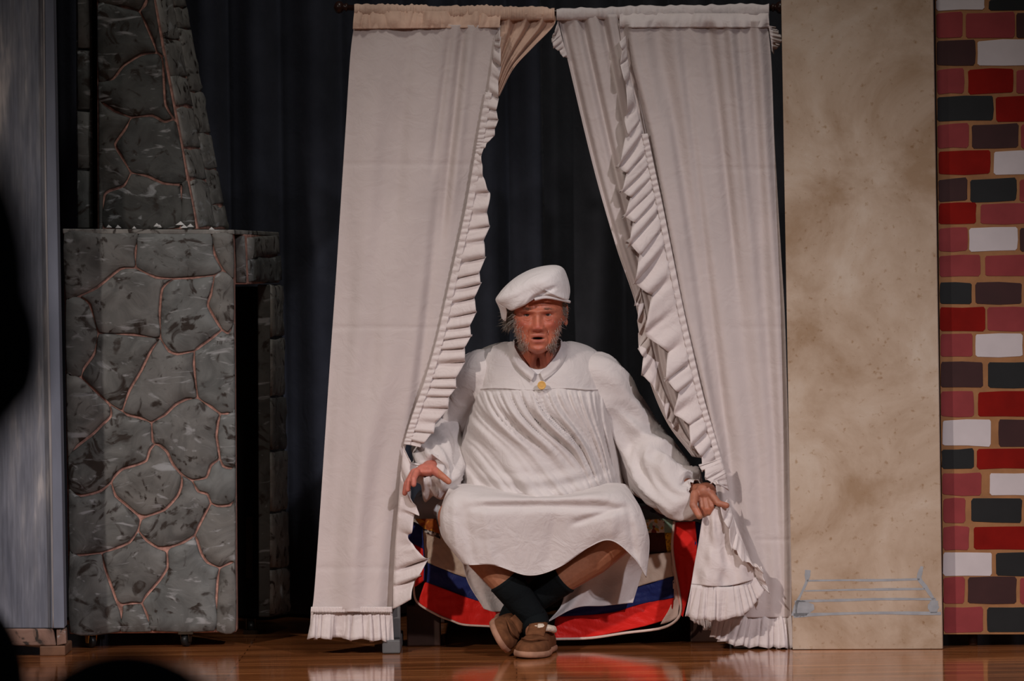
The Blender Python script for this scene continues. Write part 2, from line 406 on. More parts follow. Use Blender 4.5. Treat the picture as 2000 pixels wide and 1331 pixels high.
def stage_curtain(x0, x1, Y, seed, mat, label, period=.17):
    n = int((x1-x0)/.0125); nz = 9
    xs = np.linspace(x0, x1, n); ns = Noise(seed, 3.0); n2 = Noise(seed+5, 9.0)
    ph = 2*math.pi*(xs/period+.35*ns(xs, 0))
    V = []
    for z in np.linspace(.012, 4.0, nz):
        k = 1+.12*math.sin(z*1.3+seed)
        y = Y + .05*k*np.sin(ph+.15*np.sin(z*.9)) + .015*np.sin(2*ph+1)+.01*n2(xs, z)
        x = xs+.012*np.cos(ph)
        V.append(np.stack([x, y, np.full(n, z)], -1))
    o = mk('stage_curtain', np.array(V).reshape(-1, 3), gridfaces(nz, n), mat, None, thick=.006, org=((x0+x1)/2, Y, 0))
    return tag(o, label, 'curtain', 'pleated backdrop curtains')
stage_curtain(-4.0, .10, 13.38, 3, M['velour'], 'dark navy pleated stage curtain hanging behind the stone fireplace and left white curtain')
stage_curtain(.07, 4.0, 13.52, 8, M['velour2'], 'charcoal pleated stage curtain hanging behind the right white curtain and beige panel')

# ------------------------------------------------------------------ grey painted flat at the left
g = empty('scenery_flat', PV(60, 1285, 12.1), 'tall grey streaked scenery flat at the left edge with a brown strip along its foot', 'scenery flat')
panel('painted_panel', -230, 88, -210, 100, -90, 1228, 12.10, 12.12, .03, M['flat'], g)
hexa('edge_board', [(86, -90), (103, -90), (126, 1228), (100, 1228)], 12.10, [(90, -90), (108, -90), (131, 1222), (104, 1222)], 12.26, M['flat_edge'], g, .003)
tube_px('corner_batten', [(84, -90, 12.098), (88, 300, 12.10), (93, 600, 12.10), (99, 900, 12.10), (104, 1226, 12.10)], [.0035, .0028, .0035, .0045, .002], M['batten'], g, 60, 8)
panel('base_strip', -214, 104, -213, 110, 1229, 1262, 12.09, 12.11, .04, M['brownstone'], g, .004)
hexa('base_return', [(110, 1229), (128, 1229), (130, 1258), (111, 1262)], 12.11, [(112, 1226), (131, 1226), (132, 1254), (112, 1254)], 12.26, M['brownstone'], g, .003)
for a, b in ((78, 128), (-180, -130)):
    f = [PV(a, 1262, 12.12), PV(b, 1261, 12.12)]; z = f[0][2]
    boxw('foot_block', (f[0][0], 12.11, 0), (f[1][0], 12.3, z), M['wood'], g)

# ------------------------------------------------------------------ stone fireplace on casters
fp = empty('stone_fireplace', PV(300, 1262, 12.6)*np.array([1, 1, 0]), 'grey painted stone fireplace and chimney set piece standing on casters', 'fireplace')
wall = hexa('side_wall', [(124, 450), (456, 455), (462, 1236), (135, 1239)], 12.36, [(128, 452), (459, 456), (465, 1231), (138, 1234)], 12.47, M['mortar'], fp, .006)
STN = [
 [(124,453),(200,453),(271,454),(265,490),(265,523),(235,526),(190,562),(157,579),(127,585)],
 [(271,454),(340,454),(413,455),(419,496),(435,528),(418,539),(375,543),(338,545),(304,542),(265,523),(265,490)],
 [(413,455),(456,457),(458,545),(435,528),(419,496)],
 [(127,585),(157,579),(176,596),(193,651),(185,690),(165,719),(159,737),(128,730)],
 [(157,579),(190,562),(235,526),(265,523),(304,542),(338,545),(317,564),(312,610),(313,661),(260,654),(193,651),(176,596)],
 [(338,545),(375,543),(418,539),(412,575),(406,597),(426,633),(433,645),(415,660),(386,681),(379,687),(347,692),(330,686),(313,661),(312,610),(317,564)],
 [(418,539),(435,528),(458,545),(459,630),(446,651),(433,645),(426,633),(406,597),(412,575)],
 [(193,651),(260,654),(313,661),(296,683),(275,726),(253,763),(239,802),(215,791),(188,766),(159,737),(165,719),(185,690)],
 [(313,661),(330,686),(347,692),(379,687),(379,716),(386,777),(365,780),(343,791),(322,811),(296,826),(275,817),(250,811),(239,802),(253,763),(275,726),(296,683)],
 [(379,687),(386,681),(415,660),(433,645),(446,651),(459,632),(461,800),(444,808),(430,809),(412,795),(386,777),(379,716)],
 [(128,730),(159,737),(188,766),(215,791),(217,813),(199,831),(181,849),(152,871),(131,892)],
 [(217,813),(215,791),(239,802),(250,811),(275,817),(296,826),(298,860),(302,868),(293,879),(286,900),(268,908),(239,917),(224,931),(217,944),(196,960),(158,969),(133,955),(131,892),(152,871),(181,849),(199,831)],
 [(296,826),(322,811),(343,791),(365,780),(386,777),(412,795),(430,809),(426,827),(423,852),(427,879),(429,897),(412,910),(403,933),(376,939),(355,928),(338,908),(326,883),(311,870),(302,868),(298,860)],
 [(430,809),(444,808),(461,800),(462,908),(450,915),(436,911),(429,897),(427,879),(423,852),(426,827)],
 [(302,868),(311,870),(326,883),(338,908),(355,928),(355,948),(347,969),(322,996),(286,1009),(268,1005),(243,984),(226,969),(217,944),(224,931),(239,917),(268,908),(286,900),(293,879)],
 [(133,955),(158,969),(196,960),(217,944),(226,969),(243,984),(268,1005),(275,1016),(270,1038),(253,1060),(225,1072),(199,1081),(156,1085),(134,1078)],
 [(355,928),(376,939),(387,960),(405,966),(412,984),(402,1002),(387,1031),(380,1047),(358,1060),(333,1069),(308,1070),(286,1056),(270,1038),(275,1016),(286,1009),(322,996),(347,969),(355,948)],
 [(376,939),(403,933),(412,910),(429,897),(436,911),(450,915),(462,908),(462,973),(449,987),(427,989),(412,984),(405,966),(387,960)],
 [(412,984),(427,989),(449,987),(462,973),(462,1098),(452,1099),(429,1110),(405,1099),(393,1081),(385,1056),(380,1047),(387,1031),(402,1002)],
 [(134,1078),(156,1085),(199,1081),(205,1110),(219,1150),(228,1175),(237,1197),(235,1236),(136,1238)],
 [(199,1081),(225,1072),(253,1060),(270,1038),(286,1056),(308,1070),(326,1078),(327,1110),(311,1135),(286,1164),(277,1179),(257,1179),(239,1182),(228,1175),(219,1150),(205,1110)],
 [(326,1078),(333,1069),(358,1060),(380,1047),(385,1056),(393,1081),(405,1099),(429,1110),(425,1135),(423,1168),(421,1234),(297,1235),(288,1204),(277,1179),(286,1164),(311,1135),(327,1110)],
 [(429,1110),(452,1099),(462,1098),(462,1234),(421,1234),(423,1168),(425,1135)],
 [(239,1182),(257,1179),(277,1179),(288,1204),(297,1235),(235,1236),(237,1197)]]
def stones(polys, Y, parent, mats, h=.011, ins=.0035, nrm=(0, -1, 0), dY=None):
    for k, p in enumerate(polys):
        q = crclosed(p, 4) if len(p) > 5 else crclosed(p, 3)
        # keep straight outer edges straight: linear blend with the control polygon
        lin = np.array([np.array(p[i])*(1-f)+np.array(p[(i+1) % len(p)])*f for i in range(len(p)) for f in np.linspace(0, 1, len(q)//len(p), endpoint=False)])
        q = .6*q+.4*lin
        y = np.full(len(q), Y) if dY is None else dY(q[:, 0], q[:, 1])
        slab('stone', P(q[:, 0], q[:, 1], y), nrm, [(ins, -.001), (ins+.001, h*.5), (ins+.004, h*.85)], mats[k % len(mats)], parent, relief=h*.75, cell=.028)
stones(STN, 12.36, wall, M['stone'])
hexa('interior_lining', [(440, 560), (520, 560), (520, 1200), (440, 1205)], 12.97, [(440, 560), (520, 560), (520, 1200), (440, 1205)], 12.99, M['black_paint'], fp, 0)
hexa('inner_board', [(480, 1010), (493, 1010), (493, 1130), (480, 1130)], 12.95, [(480, 1010), (493, 1010), (493, 1130), (480, 1130)], 12.965, M['wood_dark'], fp, 0)
hd = hexa('header_beam', [(440, 456), (478, 458), (482, 556), (440, 556)], 12.475, [(440, 462), (540, 458), (546, 552), (440, 552)], 12.96, M['mortar'], fp, .004)
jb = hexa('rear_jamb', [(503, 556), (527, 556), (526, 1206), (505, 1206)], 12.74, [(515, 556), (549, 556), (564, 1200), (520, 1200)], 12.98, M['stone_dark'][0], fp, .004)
# carved stones on the oblique faces: quads given as (front px, back px)
def oblique(quad_px, Yf, Yb, parent, mat):
    (x0, y0), (x1, y1), (x2, y2), (x3, y3) = quad_px
    a, b, c, d = PV(x0, y0, Yf), PV(x1, y1, Yb), PV(x2, y2, Yb), PV(x3, y3, Yf)
    n = np.cross(b-a, d-a); n = n if n[0] > 0 else -n
    pts = []
    for s, e in ((a, b), (b, c), (c, d), (d, a)):
        for f in (0, .35, .7): pts.append(s*(1-f)+e*f + rng.normal(0, .003, 3)*np.array([.3, .3, 1]))
    slab('stone', pts, n, [(.0015, -.002), (.003, .005), (.006, .007)], mat, parent, relief=.006, cell=.025)
slab('stone', [PV(x, y, 12.475) for x, y in ((459, 459), (478, 460), (481, 505), (482, 553), (461, 553), (460, 505))], (0, -1, 0), [(.002, -.002), (.003, .004), (.006, .006)], M['stone'][0], hd, .004)
oblique([(480, 461), (541, 460), (545, 498), (482, 505)], 12.5, 12.95, hd, M['stone_edge'])
oblique([(482, 505), (545, 498), (547, 551), (484, 554)], 12.5, 12.95, hd, M['stone'][1])
for a, b in ((556, 660), (660, 775), (775, 880), (880, 1000), (1000, 1110), (1110, 1203)):
    xf = lambda y: 527; xb = lambda y: 549+15*(y-556)/644
    oblique([(xf(a), a+3), (xb(a), a), (xb(b), b-3), (xf(b), b)], 12.745, 12.975, jb, M['stone_edge'] if a % 2 == 0 else M['stone'][0])
hexa('top_slab', [(122, 447), (457, 449), (458, 458), (123, 457)], 12.352, [(126, 452), (545, 454), (545, 461), (126, 460)], 12.96, M['stone_edge'], fp, .003)
ch = hexa('chimney', [(189, -130), (278, -130), (386, 448), (191, 448)], 12.50, [(189, -130), (335, -130), (445, 448), (191, 448)], 12.80, M['mortar'], fp, .003)
TS = [[(190,-130),(280,-130),(297,-30),(287,0),(273,22),(242,14),(190,5)],
 [(190,5),(242,14),(273,22),(287,52),(300,83),(306,103),(276,107),(242,128),(221,154),(191,159)],
 [(281,-128),(298,-30),(318,90),(322,113),(306,103),(300,83),(287,52),(273,22),(287,0)],
 [(191,159),(221,154),(242,128),(276,107),(306,103),(318,115),(320,155),(323,204),(338,231),(321,238),(297,226),(256,230),(225,218),(204,204),(191,200)],
 [(191,200),(204,204),(225,218),(256,230),(245,252),(225,282),(238,307),(256,338),(242,363),(214,373),(204,384),(203,446),(191,446)],
 [(256,230),(297,226),(321,238),(346,238),(366,350),(349,361),(318,358),(287,344),(256,338),(238,307),(225,282),(245,252)],
 [(256,338),(287,344),(318,358),(349,361),(354,366),(352,446),(203,446),(204,384),(214,373),(242,363)],
 [(322,113),(344,228),(338,231),(323,204),(320,155),(318,115)],
 [(349,361),(367,352),(384,446),(352,446),(354,366)]]
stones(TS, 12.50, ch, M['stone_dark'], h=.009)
def tx(y): return 278+108*(y+130)/578.0
def bx(y): return 335+110*(y+130)/578.0
cuts = [-128, -20, 78, 150, 208, 290, 352, 446]
for i, (a, b) in enumerate(zip(cuts, cuts[1:])):
    mxa, mxb = (tx(a)*.45+bx(a)*.55), (tx(b)*.45+bx(b)*.55)
    off = 22 if i % 2 else -14
    oblique([(tx(a)+1, a), (mxa, a+2), (mxb, b), (tx(b)+1, b-2)], 12.51, 12.665, ch, M['stone_edge'])

cuts2 = [-128, 15, 55, 180, 262, 330, 400, 446]
for a, b in zip(cuts2, cuts2[1:]):
    mq = lambda y: tx(y)*.45+bx(y)*.55
    oblique([(mq(a)+1, a), (bx(a)-1, a+1), (bx(b)-1, b), (mq(b)+1, b-1)], 12.67, 12.795, ch, M['stone_edge'])
hexa('side_board', [(148, -130), (180, -130), (182, 447), (150, 447)], 12.56, [(148, -130), (180, -130), (182, 447), (150, 447)], 12.62, M['stone_dark'][0], fp, .006)
for i, (a, b) in enumerate(((-125, 95), (97, 215), (217, 330), (332, 446))):
    p = [(151, a), (176, a+2), (177+rng.uniform(-3, 2), (a+b)/2), (177, b), (152, b), (150, (a+b)/2)]
    slab('stone', [PV(x, y, 12.56) for x, y in p], (0, -1, 0), [(.002, -.001), (.003, .005), (.008, .008)], M['stone_dark'][1] if i % 2 else M['stone'][3], fp)
hexa('back_board', [(150, -130), (200, -130), (200, 447), (150, 447)], 12.63, [(150, -130), (200, -130), (200, 447), (150, 447)], 12.66, M['black_paint'], fp, 0)
for x, y, r in ((212, 439, .006), (230, 440, .007), (262, 441, .004), (306, 437, .008), (312, 439, .007), (353, 434, .009), (360, 440, .007), (372, 438, .008), (413, 443, .005)):
    c = PV(x, y+3, 12.47); v = []
    for t in range(6):
        a = t*math.pi/3; rr = r*rng.uniform(.6, 1.3); v.append(c+np.array([rr*math.cos(a)*1.5, rr*math.sin(a)*.6, -.004]))
    v.append(c+np.array([0, 0, r*.8])); fl = mk('foam_chip', v, [(t, (t+1) % 6, 6) for t in range(6)]+[tuple(range(5, -1, -1))], M['foam'], fp, smooth=False)
def caster(x, ybot, Y, metal, ang=.4):
    c = PV(x, ybot, Y); c[2] = 0; R = .019; top = PV(x, 1236, Y)[2]-.004
    f = tube_w('caster', [c+[0, 0, R*1.7], c+[0, 0, top]], [.007, .011], M[metal], fp, 10)
    ax = np.array([math.cos(ang), math.sin(ang), 0]); cen = c+[0, 0, R]
    V, F = tube_w(None, [cen-ax*.009, cen-ax*.0065, cen+ax*.0065, cen+ax*.009], [R*.85, R, R, R*.85], None, None, 20)
    mk('wheel', V, F, M['rubber'], f)
    for s in (-1, 1):
        p = cen+ax*.0125*s; tip = p+np.array([0, 0, -.004]); up = np.array([0, 0, R*1.5])
        d = np.cross(ax, [0, 0, 1])*.012
        v = [tip-d*.5, tip+d*.5, p+up+d, p+up-d]; v += [q+ax*.003*s for q in v]
        q = mk('fork', v, HEXF, M[metal], f, smooth=False); fix_normals(q)
    pl = c+[0, 0, top]; v = [(pl[0]+sx*.022, pl[1]+sy*.022, pl[2]+dz) for dz in (.012, 0) for sx, sy in ((-1, -1), (1, -1), (1, 1), (-1, 1))]
    q = mk('mounting_plate', v, HEXF, M[metal], f, smooth=False); fix_normals(q)
caster(178, 1264, 12.375, 'brass', .7); caster(364, 1267, 12.375, 'steel', -.5); caster(490, 1243, 12.80, 'steel', .1); caster(190, 1243, 12.85, 'steel', .1)

# ------------------------------------------------------------------ beige panel with a blue outline drawing
bp = empty('scenery_flat', PV(1690, 1270, 11.97)*np.array([1, 1, 0]), 'sponged beige scenery flat with faint blue painted step outline near the floor', 'scenery flat')
YB0, YB1 = 11.975, 11.925
def yb(px): return YB0+(px-1548)*(YB1-YB0)/292
f4 = [PV(1524, -90, YB0), PV(1821, -90, YB1), PV(1841, 1270, YB1), PV(1548, 1270, YB0)]
f4[2][2] = max(.001, f4[2][2]); f4[3][2] = max(.001, f4[3][2])
hexv('painted_panel', f4+[p+np.array([.004, .022, 0]) for p in f4], beige_mat(), bp, .0015)
for k in range(2):
    a, b = (f4[0], f4[3]) if k == 0 else (f4[1], f4[2]); sx = 1 if k == 0 else -1
    v = [a+[sx*.006, .024, 0], a+[sx*.075, .024, 0], b+[sx*.075, .024, 0], b+[sx*.006, .024, 0]]
    hexv('frame_stile', v+[p+np.array([0, .03, 0]) for p in v], M['wood'], bp, .002)
def stroke(pts, w):
    c = crcurve(pts, 24); wv = np.interp(np.linspace(0, 1, 24), np.linspace(0, 1, len(w)), w)*(1+.12*Noise(int(pts[0][0]), 4)(np.arange(24)*.4))
    t = np.gradient(c, axis=0); t /= np.linalg.norm(t, axis=1)[:, None]; nn = np.stack([-t[:, 1], t[:, 0]], -1)
    L = c+nn*wv[:, None]/2; Rr = c-nn*wv[:, None]/2
    V = np.concatenate([P(q[:, 0], q[:, 1], yb(q[:, 0])-.0008) for q in (L, Rr)]); F = [(i, i+1, 25+i, 24+i) for i in range(23)]
    o = mk('painted_line', V, F, M['bluepaint'], bp, smooth=False)
stroke([(1576, 1135), (1650, 1134), (1720, 1134), (1796, 1132)], [4.05, 3.375, 4.725, 4.05])
stroke([(1571, 1155), (1650, 1153), (1720, 1152), (1806, 1151)], [2.7, 3.375, 4.725, 4.05])
stroke([(1556, 1175), (1650, 1173), (1720, 1171), (1828, 1171)], [4.05, 5.4, 4.725, 4.05])
stroke([(1550, 1203), (1620, 1200), (1720, 1198), (1838, 1199)], [9.45, 4.725, 5.4, 6.75])
stroke([(1578, 1114), (1577, 1125), (1575, 1138), (1566, 1158), (1555, 1182), (1551, 1204)], [10.8, 10.8, 5.4, 4.05, 6.75, 12.15])
stroke([(1801, 1107), (1797, 1120), (1796, 1132), (1808, 1148), (1824, 1172)], [5.4, 9.45, 9.45, 8.1, 5.4])
stroke([(1553, 1190), (1570, 1189), (1590, 1186)], [32.4, 29.7, 10.8])
stroke([(1826, 1173), (1823, 1186), (1824, 1198)], [13.5, 24.3, 13.5])

# ------------------------------------------------------------------ brick flat
bk = empty('brick_flat', PV(1960, 1270, 11.97)*np.array([1, 1, 0]), 'tall scenery flat painted with red, black and white bricks at the right edge', 'scenery flat')
YK = 11.985
kp = panel('brick_panel', 1825, 2120, 1843, 2135, -90, 1240, YK, YK, .02, M['brickmortar'], bk, .001)
panel('frame_rail', 1832, 2120, 1846, 2135, 1150, 1238, YK+.024, YK+.024, .03, M['wood_dark'], bk, .001)
for x in (1900, 2090):
    a = PV(x, 1238, YK+.06); tube_w('leg', [(a[0], a[1], .001), (a[0], a[1], a[2])], .014, M['wood_dark'], bk, 10)
ROWS = [(-86, -36, [(1826, 1890, 'r'), (1897, 1990, 'd'), (1998, 2090, 'm')]), (-31, -5, [(1826, 1910, 'm'), (1917, 2010, 'r'), (2018, 2110, 'k')]),
 (-2, 21, [(1826, 1923, 'w'), (1931, 2030, 'k'), (2038, 2110, 'm')]), (25, 75, [(1828, 1880, 'm'), (1886, 1982, 'm'), (1985, 2080, 'd')]),
 (79, 129, [(1828, 1905, 'd'), (1909, 2010, 'w'), (2018, 2110, 'r')]), (135, 184, [(1828, 1883, 'm'), (1891, 1979, 'r'), (1985, 2080, 'm')]),
 (188, 238, [(1828, 1940, 'k'), (1945, 2050, 'r'), (2057, 2110, 'd')]), (243, 290, [(1829, 1892, 'm'), (1898, 1989, 'd'), (1994, 2090, 'm')]),
 (295, 342, [(1833, 1934, 'r'), (1941, 2040, 'w'), (2047, 2112, 'k')]), (350, 395, [(1830, 1889, 'd'), (1895, 1985, 'k'), (1991, 2085, 'm')]),
 (398, 439, [(1832, 1907, 'r'), (1915, 2010, 'm'), (2018, 2114, 'r')]), (445, 492, [(1832, 1890, 'm'), (1893, 1987, 'w'), (1992, 2085, 'd')]),
 (499, 541, [(1833, 1915, 'm'), (1924, 2020, 'm'), (2027, 2115, 'k')]), (552, 595, [(1832, 1898, 'k'), (1905, 1996, 'd'), (2003, 2100, 'm')]),
 (600, 647, [(1834, 1924, 'r'), (1928, 2030, 'm'), (2037, 2116, 'w')]), (652, 698, [(1834, 1900, 'm'), (1905, 1997, 'w'), (2003, 2100, 'r')]),
 (707, 758, [(1834, 1920, 'd'), (1930, 2030, 'k'), (2037, 2118, 'm')]), (765, 815, [(1837, 1902, 'm'), (1910, 2010, 'r'), (2017, 2118, 'd')]),
 (820, 872, [(1841, 1936, 'w'), (1950, 2045, 'd'), (2052, 2120, 'm')]), (877, 916, [(1839, 1902, 'k'), (1908, 2010, 'r'), (2017, 2120, 'w')]),
 (924, 968, [(1840, 1917, 'm'), (1933, 2030, 'w'), (2037, 2122, 'k')]), (974, 1021, [(1842, 1886, 'm'), (1897, 1996, 'k'), (2003, 2100, 'r')]),
 (1028, 1074, [(1842, 1893, 'm'), (1902, 2010, 'r'), (2017, 2124, 'm')]), (1079, 1125, [(1842, 1938, 'w'), (1945, 2040, 'k'), (2047, 2126, 'd')]),
 (1128, 1180, [(1842, 1884, 'm'), (1890, 1985, 'd'), (1992, 2090, 'm')]), (1187, 1236, [(1843, 1920, 'm'), (1928, 2030, 'k'), (2037, 2128, 'm')])]
for y0, y1, bs in ROWS:
    for x0, x1, c in bs:
        x0 = max(x0, 1826+17*(y0+90)/1330+1)
        j = lambda s=1.6: rng.uniform(-s, s); tl = -2 if y0 < 500 else 0
        p = [(x0+j()*.5+3, y0+j()+1), ((x0+x1)/2, y0+j()+tl*.5), (x1-3, y0+j()+tl), (x1+j()*.6, y0+4+tl), (x1+j(), (y0+y1)/2), (x1+j()*.6, y1-4+tl), (x1-4, y1+j()+tl),
             ((x0+x1)/2, y1+j()+tl*.5), (x0+4, y1+j()), (x0+j()*.4, y1-4), (x0+j()*.4, (y0+y1)/2), (x0+j()*.4, y0+5)]
        slab('brick', [PV(x, y, YK) for x, y in p], (0, -1, 0), [(0, -.0005), (.0004, .0010), (.0012, .0013)], BR[c], kp, smooth=False)

# ------------------------------------------------------------------ curtain rod on two posts
rd = empty('curtain_rod_stand', PV(765, 1275, 12.1)*np.array([1, 1, 0]), 'dark curtain rod with round finials carried on two grey posts', 'curtain rod')
YR = 12.055
tube_w('rod', [PV(680, 15, YR), PV(1090, 24, YR), PV(1506, 16, YR)], .0085, M['rod'], rd, 14)
for x, y, s in ((680, 14, -1), (1506, 15, 1)):
    prof = [(0, .009), (.006, .013), (.010, .009), (.014, .010), (.019, .0165), (.027, .019), (.035, .016), (.040, .008), (.042, .002)]
    tube_w('finial', [PV(x, y, YR)+np.array([s*a, 0, 0]) for a, r in prof], [r for a, r in prof], M['rod'], rd, 16)
for x0, x1 in ((748, 783), (1432, 1466)):
    a = PV(x0, 1274, YR+.035); b = PV(x1, 1274, YR+.035); zt = PV(765, 24, YR)[2]
    boxw('post', (a[0], YR+.03, .04), (b[0], YR+.068, zt), M['post'], rd)
    boxw('foot', (a[0], YR-.03, .001), (b[0], YR+.32, .04), M['post'], rd)
    xm = (a[0]+b[0])/2
    boxw('bracket', (xm-.008, YR+.006, zt-.022), (xm+.008, YR+.032, zt-.004), M['rod'], rd, .001)

# ------------------------------------------------------------------ white curtains
def pleats(seed, k, a_top, a_bot, k2=3.1):
    n1 = Noise(seed, k); n2 = Noise(seed+1, k*2.2); n3 = Noise(seed+2, 2.5)
    def d(U, V, px, py):
        a = a_top+(a_bot-a_top)*sstep(0, .6, V)
        return a*(n1(U*6, V*.55)*1.0 + .35*n2(U*6, V*.8)) + .004*n3(U*5, V*6)
    return d
def heading(name, x0, x1, y, parent, seed, mat):
    n = 260; xs = np.linspace(x0, x1, n); seg = 18; ns = Noise(seed, .09); n2 = Noise(seed+1, .26)
    V = []
    for i, x in enumerate(xs):
        yc = y(x); up = 12+1.6*ns(x)+1.2*n2(x); dn = 14+1.2*ns(x, 9)
        for t in range(seg):
            a = 2*math.pi*t/seg
            py = yc-(up if math.sin(a) > 0 else dn)*math.sin(a)
            Y = YR-(.0175+.0025*ns(x*1.4, 5)+.0022*n2(x*1.6, 3))*math.copysign(abs(math.cos(a))**.7, math.cos(a))
            V.append(PV(x, py, Y))
    mk(name, V, gridfaces(n, seg, True), mat, parent)
rody = lambda x: np.interp(x, [680, 1090, 1506], [15, 24, 16])+3

lc = empty('ruffled_curtain', PV(690, 1270, 12.05)*np.array([1, 1, 0]), 'white ruffled cotton curtain hanging on the viewer left of the seated man', 'curtain', 'white curtains on the rod')
LE = [(692,46),(684,110),(675,250),(664,420),(655,560),(645,700),(635,850),(625,1000),(613,1165),(607,1195)]
SM = [(978,50),(966,110),(944,250),(916,400),(880,560),(850,700),(797,850),(777,1000),(767,1165),(766,1196)]
cols = (0, .14, .3, .45, .6, .75, .88, 1)
rows = []
for (a, b), (c, d) in zip(LE, SM):
    rows.append([(a+(c-a)*t, b+(d-b)*t, 12.035) for t in cols])
def lfold(px, py, segs):
    d = 0
    for x0, y0, x1, y1, wd, a in segs:
        t = np.clip((py-y0)/(y1-y0), -.2, 1.2); e = sstep(-.15, .15, t)*(1-sstep(.8, 1.15, t)); q = (px-(x0+(x1-x0)*t))/wd
        d = d+a*e*np.exp(-q*q)
    return d
lp_ = pleats(11, 1.6, .009, .013)
LFD = [(905,50,862,470,9,.016), (922,60,880,420,10,-.010), (880,60,845,330,8,.010), (862,330,800,900,10,.010), (800,60,770,430,14,.008), (745,60,720,520,20,-.008), (838,500,770,1000,14,-.008), (690,500,650,1150,14,.007), (735,640,700,1180,18,.008), (770,300,740,700,16,-.006)]
iron = lambda py, ys: sum(.0018*np.exp(-((py-y)/4.0)**2) for y in ys)
patch('curtain_panel', rows, 200, 320, M['curtain'], lc, lambda U, V, px, py: lp_(U, V, px, py)+lfold(px, py, LFD)+iron(py, (321, 640, 1110)))
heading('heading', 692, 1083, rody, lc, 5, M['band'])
fold_d = lambda s, a: (lambda U, V, px, py: a*(.8*Noise(s, 1.0)(px*.10, V*.8)+.9*(.5-np.abs(Noise(s+1, 1.0)(px*.16, V*1.5))))*(1-.35*V))
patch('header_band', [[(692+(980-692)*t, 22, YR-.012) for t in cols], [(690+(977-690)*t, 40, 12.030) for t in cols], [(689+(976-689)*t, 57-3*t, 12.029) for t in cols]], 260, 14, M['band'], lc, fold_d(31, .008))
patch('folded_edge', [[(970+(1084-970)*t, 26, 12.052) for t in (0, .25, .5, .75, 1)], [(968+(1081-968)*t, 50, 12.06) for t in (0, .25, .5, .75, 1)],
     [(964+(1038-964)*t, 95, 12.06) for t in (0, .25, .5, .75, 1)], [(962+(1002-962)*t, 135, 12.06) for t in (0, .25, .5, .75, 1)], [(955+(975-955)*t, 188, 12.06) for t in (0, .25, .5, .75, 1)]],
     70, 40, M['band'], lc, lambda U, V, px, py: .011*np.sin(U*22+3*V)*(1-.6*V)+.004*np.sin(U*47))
sm_c = [(x, y, 12.028) for x, y in [(968,70),(962,110),(952,180),(938,260),(931,305),(915,400),(899,475),(878,569),(857,663),(833,745),(808,815),(792,868)]]
rf_o = [(x, y, 12.015) for x, y in [(976,60),(978,118),(972,190),(968,255),(940,306),(955,392),(950,465),(936,552),(918,652),(893,742),(862,815),(822,876)]]
ruffle('edge_ruffle', sm_c, rf_o, 420, 36, M['ruffle'], lc, .011, 4, 3, edge=.09)
patch('gathering_strip', [[(x-4, y, 12.027) for x, y, _ in sm_c[2:]], [(x+9, y+2, 12.022) for x, y, _ in sm_c[2:]]], 260, 6, M['ruffle'], lc,
      lambda U, V, px, py: .0022*np.sin(U*330+V*2)+.001*np.sin(U*517))
ruffle('lower_ruffle', [(x, y, 12.022) for x, y in [(788,872),(782,930),(778,985),(773,1050),(769,1120),(767,1190)]],
       [(x, y, 12.005) for x, y in [(806,905),(800,960),(820,1010),(796,1050),(828,1098),(800,1165)]], 130, 3.2, M['ruffle'], lc, .026, 8, 9, edge=.2)
ruffle('bottom_ruffle', [(607+(766-607)*t, 1194, 12.036) for t in np.linspace(0, 1, 9)], [(600+(767-600)*t, 1247+6*t, 12.025) for t in np.linspace(0, 1, 9)], 200, 9, M['ruffle'], lc, .014, 5, 14, edge=.06)
patch('gathering_strip', [[(608+(766-608)*t, 1186, 12.024) for t in cols], [(607+(766-607)*t, 1197, 12.022) for t in cols]], 170, 5, M['ruffle'], lc, lambda U, V, px, py: .002*np.sin(U*190))

rc = empty('ruffled_curtain', PV(1480, 1270, 12.0)*np.array([1, 1, 0]), 'white ruffled cotton curtain hanging beside the beige scenery flat', 'curtain', 'white curtains on the rod')
RS = [(1208,46),(1222,130),(1255,260),(1283,400),(1302,500),(1325,620),(1365,780),(1390,880),(1400,970),(1412,1050),(1430,1130),(1425,1207)]
RE = [(1500,40),(1507,130),(1512,260),(1520,400),(1526,500),(1533,620),(1538,780),(1541,880),(1543,970),(1545,1050),(1546,1130),(1546,1207)]
rows = [[(a+(c-a)*t, b+(d-b)*t, 12.022) for t in cols] for (a, b), (c, d) in zip(RS, RE)]
def rp(U, V, px, py):
    n1 = Noise(40, 1); n3 = Noise(43, 2.5)
    k = 1-.6*sstep(.30, .85, V)
    s = np.sin(U*2*math.pi*4.3+1.5*np.sin(U*5+1)+.6*V)
    return .012*k*s*(1-.35*U)*(1+.4*n1(U*5, V))+.006*k*np.sin(U*2*math.pi*8.1+2*np.sin(U*9))*(1-sstep(.0, .5, V))+.005*n3(U*3.4, V*3)+lfold(px, py, [(1330,60,1425,900,9,.012), (1300,200,1400,880,8,-.008), (1395,60,1440,560,9,.008), (1450,80,1478,520,8,-.006)])
patch('curtain_panel', rows, 150, 320, M['curtain'], rc, lambda U, V, px, py: rp(U, V, px, py)+iron(py, (330, 640, 1055))*sstep(.3, .6, U))
heading('heading', 1087, 1502, rody, rc, 15, M['ruffle'])
patch('header_band', [[(1210+(1501-1210)*t, 26, YR-.014) for t in cols], [(1210+(1502-1210)*t, 40, 12.022) for t in cols], [(1211+(1503-1211)*t, 54, 12.018) for t in cols]], 150, 10, M['ruffle'], rc,
      lambda U, V, px, py: rp(U, V*0, px, py)*V+fold_d(37, .007)(U, V, px, py)-.002)
RB = [(1089,28),(1112,130),(1160,330),(1203,480),(1243,600),(1262,720),(1300,820),(1352,892)]
RC = [(1216,28),(1236,130),(1275,330),(1302,480),(1325,600),(1352,720),(1378,820),(1398,900)]
